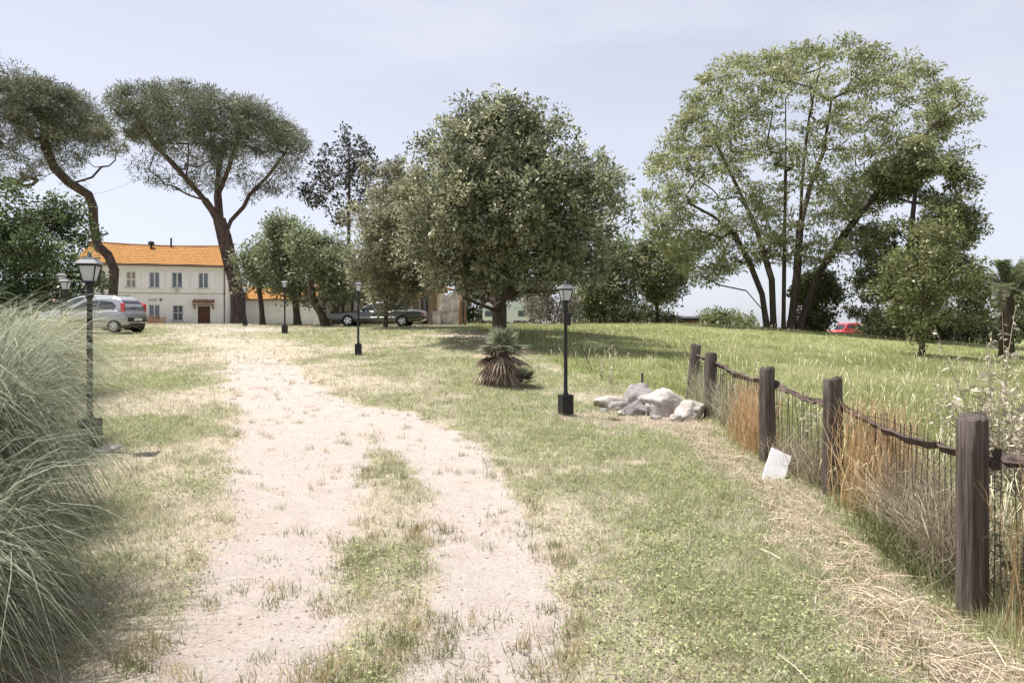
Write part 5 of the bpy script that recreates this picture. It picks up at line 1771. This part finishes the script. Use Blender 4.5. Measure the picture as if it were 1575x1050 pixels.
# ------------------------------------------------------------------ tall ornamental grasses on the left
def grass_clump(label, x, y, rad, height, n, seed, ca, cb, spread=.55, w0=.006, tip=.35):
    r = np.random.default_rng(seed)
    z = float(gs(x, y))
    root = empty('ornamental_grass', (x, y, z), 0, label, 'ornamental grass', 'tall ornamental grasses left of the drive')
    k = 9
    a = r.random(n) * 2 * np.pi
    rr = rad * .55 * np.sqrt(r.random(n))
    b0 = np.stack([np.cos(a) * rr, np.sin(a) * rr, np.zeros(n) - .03], -1)
    az = a + r.normal(0, .7, n)
    H = height * (.45 + .6 * r.random(n) ** .7)
    out = rad * (.35 + .9 * r.random(n)) * (.6 + .5 * H / height)
    t = np.linspace(0, 1, k)
    dr = tip * (.3 + 1.1 * r.random(n))
    hz = H[:, None] * (1.35 * t[None] - (.35 + dr[:, None]) * t[None] ** 2.6)
    ho = out[:, None] * (.12 * t[None] + .95 * t[None] ** 2.1)
    wob = r.normal(0, .05, (n, 1)) * np.sin(t[None] * 5 + r.random((n, 1)) * 6)
    pts = np.stack([b0[:, 0:1] + np.cos(az)[:, None] * ho - np.sin(az)[:, None] * wob, b0[:, 1:2] + np.sin(az)[:, None] * ho + np.cos(az)[:, None] * wob, hz], -1)
    wid = w0 * (.6 + .8 * r.random((n, 1))) * np.interp(t, [0, .3, .75, 1], [.8, 1, .6, .12])[None]
    a3 = az + np.pi / 2 + r.normal(0, .5, n)
    side = np.stack([np.cos(a3), np.sin(a3), r.normal(0, .3, n)], -1)
    side = nrm(side)
    c = cols(n, ca, cb, .22, r)
    link('blades', strip_mesh('blades', pts, wid, side, c), M_GRASS, root)
    m = n // 5                                    # old dry leaves low in the clump
    a = r.random(m) * 6.283
    q0 = np.stack([np.cos(a) * rad * .6 * r.random(m), np.sin(a) * rad * .6 * r.random(m), np.zeros(m)], -1)
    dv = np.stack([np.cos(a), np.sin(a), np.zeros(m)], -1)
    L_ = rad * (.4 + .7 * r.random(m))
    p3 = np.stack([q0, q0 + dv * (L_ * .45)[:, None] + np.array([0, 0, .28]) * r.random((m, 1)), q0 + dv * L_[:, None] + np.array([0, 0, .06]) * r.random((m, 1))], 1)
    w3 = np.tile(np.array([.006, .005, .001]), (m, 1))
    link('dry_leaves', strip_mesh('dry_leaves', p3, w3, nrm(np.cross(dv, r.normal(0, 1, (m, 3)))), cols(m, (.20, .17, .10), (.45, .38, .26), .2, r)), M_DRY, root)
    return root


OG_A, OG_B = (.09, .115, .06), (.40, .42, .31)
grass_clump('nearest and largest grey-green arching grass clump at the lower left corner', -3.2, 3.55, .74, 2.3, 5200, 701, OG_A, OG_B, tip=.75, w0=.0075)
grass_clump('low arching grass clump in the very bottom left corner', -2.62, 2.8, .62, 1.5, 3200, 705, OG_A, OG_B, tip=.85, w0=.006)
grass_clump('arching grey-green grass clump directly behind the nearest one', -4.25, 5.1, .72, 2.3, 3800, 702, OG_A, OG_B, tip=.7, w0=.009)
grass_clump('cream-tipped tall grass clump beside the nearest lamp post', -5.6, 7.6, .68, 2.0, 3800, 703, (.16, .17, .09), (.58, .56, .40), tip=.65, w0=.010)
grass_clump('pale tall grass clump farthest along the left edge', -8.3, 11.5, .95, 1.95, 3800, 704, (.16, .17, .09), (.58, .56, .40), tip=.6, w0=.014)

# ------------------------------------------------------------------ dry weeds along the fence
def stems(name, label, x0, y0, x1, y1, n, h, seed, ca, cb, lean=.25, w0=.005, cat='dry grass', group=None, spread=.08, zig=.02, kindm=None):
    r = np.random.default_rng(seed)
    t = r.random(n)
    x = x0 + (x1 - x0) * t + r.normal(0, spread, n); y = y0 + (y1 - y0) * t + r.normal(0, spread, n)
    z = gs(x, y)
    cx, cy = (x0 + x1) / 2, (y0 + y1) / 2; cz = float(gs(cx, cy))
    H = h * (.35 + .75 * r.random(n))
    a = r.random(n) * 6.283
    ln = np.abs(r.normal(0, lean, n)) * H
    k = 5
    tt = np.linspace(0, 1, k)
    pts = np.zeros((n, k, 3))
    for i in range(k):
        pts[:, i, 0] = x - cx + np.cos(a) * ln * tt[i] ** 1.6 + r.normal(0, zig, n) * (i > 0)
        pts[:, i, 1] = y - cy + np.sin(a) * ln * tt[i] ** 1.6 + r.normal(0, zig, n) * (i > 0)
        pts[:, i, 2] = z - cz + H * tt[i] - ln * .35 * tt[i] ** 3
    wid = w0 * (.6 + .8 * r.random((n, 1))) * np.array([1, 1, .9, .7, .25])[None]
    sa = r.random(n) * 3.14
    o = link(name, strip_mesh(name, pts, wid, np.stack([np.cos(sa), np.sin(sa), 0 * sa], -1), cols(n, ca, cb, .22, r)), kindm or M_DRY)
    o.location = (cx, cy, cz)
    return tag(o, label, cat, group)


OR_A, OR_B = (.42, .27, .13), (.78, .60, .38)
stems('dry_grass_clump', 'orange-brown dried grass clump on the wire right of the second post', 3.0, 5.25, 3.12, 6.1, 850, 1.0, 801, OR_A, OR_B, .16, .008, spread=.1, zig=.03)
stems('dry_grass_clump', 'orange-brown dried grass clump on the wire left of the third post', 3.06, 8.3, 3.2, 9.5, 650, .9, 802, OR_A, OR_B, .16, .009, spread=.1, zig=.03)
stems('dry_grass_clump', 'tawny dry stems tangled in the wire right of the nearest post', 2.6, 2.2, 2.68, 3.5, 600, .95, 803, OR_A, (.55, .42, .26), .2, .005)
stems('dry_weed_tangle', 'grey-brown dry weed tangle under the rail beside the nearest post', 2.66, 3.95, 2.95, 5.2, 1500, .72, 804, (.22, .18, .12), (.56, .48, .36), .5, .005, 'weeds', zig=.05)
stems('dry_weed_tangle', 'brown dry weeds on the wire between the second and third posts', 3.05, 6.6, 3.08, 7.8, 600, .55, 805, (.24, .19, .13), (.56, .48, .36), .4, .005, 'weeds', zig=.04)
stems('dry_weed_tangle', 'pale weeds crowding the wire between the fourth and fifth posts', 3.3, 9.6, 3.75, 13.9, 1400, .8, 806, (.28, .27, .16), (.62, .58, .44), .35, .007, 'weeds', zig=.04)
stems('green_weeds', 'green weeds growing through the wire before the nearest post', 2.5, 4.0, 2.8, 5.4, 300, .35, 807, (.10, .13, .05), (.26, .28, .13), .5, .008, 'weeds', kindm=M_GRASS)


def leafy_weed(name, label, x, y, h, nst, nlf, leaf, ca, cb, seed, spread=.25, cat='weed', droop=.6, m=None):
    r = np.random.default_rng(seed)
    z = float(gs(x, y))
    root = empty(name, (x, y, z), 0, label, cat)
    b = MB(); P, D = [], []
    for i in range(nst):
        a = r.random() * 6.283; hh = h * (.55 + .5 * r.random()); o = spread * r.random()
        pts = [np.array([math.cos(a) * o * t ** 1.5 + r.normal(0, .012), math.sin(a) * o * t ** 1.5 + r.normal(0, .012), hh * t]) for t in np.linspace(0, 1, 6)]
        b.tube([tuple(q) for q in pts], [.007, .006, .005, .004, .003, .002], 4)
        for k in range(nlf):
            t = .2 + .8 * r.random()
            q = np.array([np.interp(t, np.linspace(0, 1, 6), [p_[j] for p_ in pts]) for j in range(3)])
            P.append(q); az = r.random() * 6.283
            D.append((math.cos(az), math.sin(az), r.normal(.2, .4) - droop))
    b.build('stems', M_DRYSTEM, root)
    n = len(P)
    L_ = leaf * np.exp(r.normal(0, .3, n))
    link('leaves', leaf_mesh('leaves', np.array(P), np.array(D), r.normal(0, 1, (n, 3)), L_, L_ * .32, cols(n, ca, cb, .2, r)), m or M_DRY, root)


M_DRYSTEM = mat('dry_stem', (.42, .35, .25), .9)
leafy_weed('dry_leafy_weed', 'tall beige withered weed with hanging leaves at the right edge', 3.95, 5.6, 1.7, 16, 60, .05, (.36, .31, .24), (.60, .54, .45), 901, .55)
leafy_weed('dry_leafy_weed', 'low dense beige withered weed below the tall one at the right edge', 4.25, 5.6, 1.05, 44, 60, .045, (.36, .31, .24), (.60, .54, .45), 902, .75)
leafy_weed('dry_stalk', 'single tall pale dry stalk rising behind the third fence post', 3.25, 9.1, 1.85, 1, 16, .05, (.52, .45, .34), (.72, .65, .54), 903, .04)
leafy_weed('green_vine', 'small green leafy shoot climbing the foot of the nearest post', 2.66, 3.62, .55, 6, 22, .045, (.07, .095, .04), (.2, .23, .12), 904, .12, m=M_LEAF)
for i, (u, Y, h) in enumerate(((925, 16.2, .55), (1195, 11.5, .8), (1240, 9.5, .6), (940, 15.6, .45))):
    p = on(u, Y)
    leafy_weed('wispy_weed', ('pale wispy weed in the meadow right of the lamp post', 'pale feathery weed behind the third fence post', 'small pale weed in the meadow behind the second post', 'lower pale weed beside the wispy one right of the lamp post')[i], p.x, Y, h, 7, 12, .05, (.45, .43, .33), (.68, .65, .55), 910 + i, .3, droop=-.3)
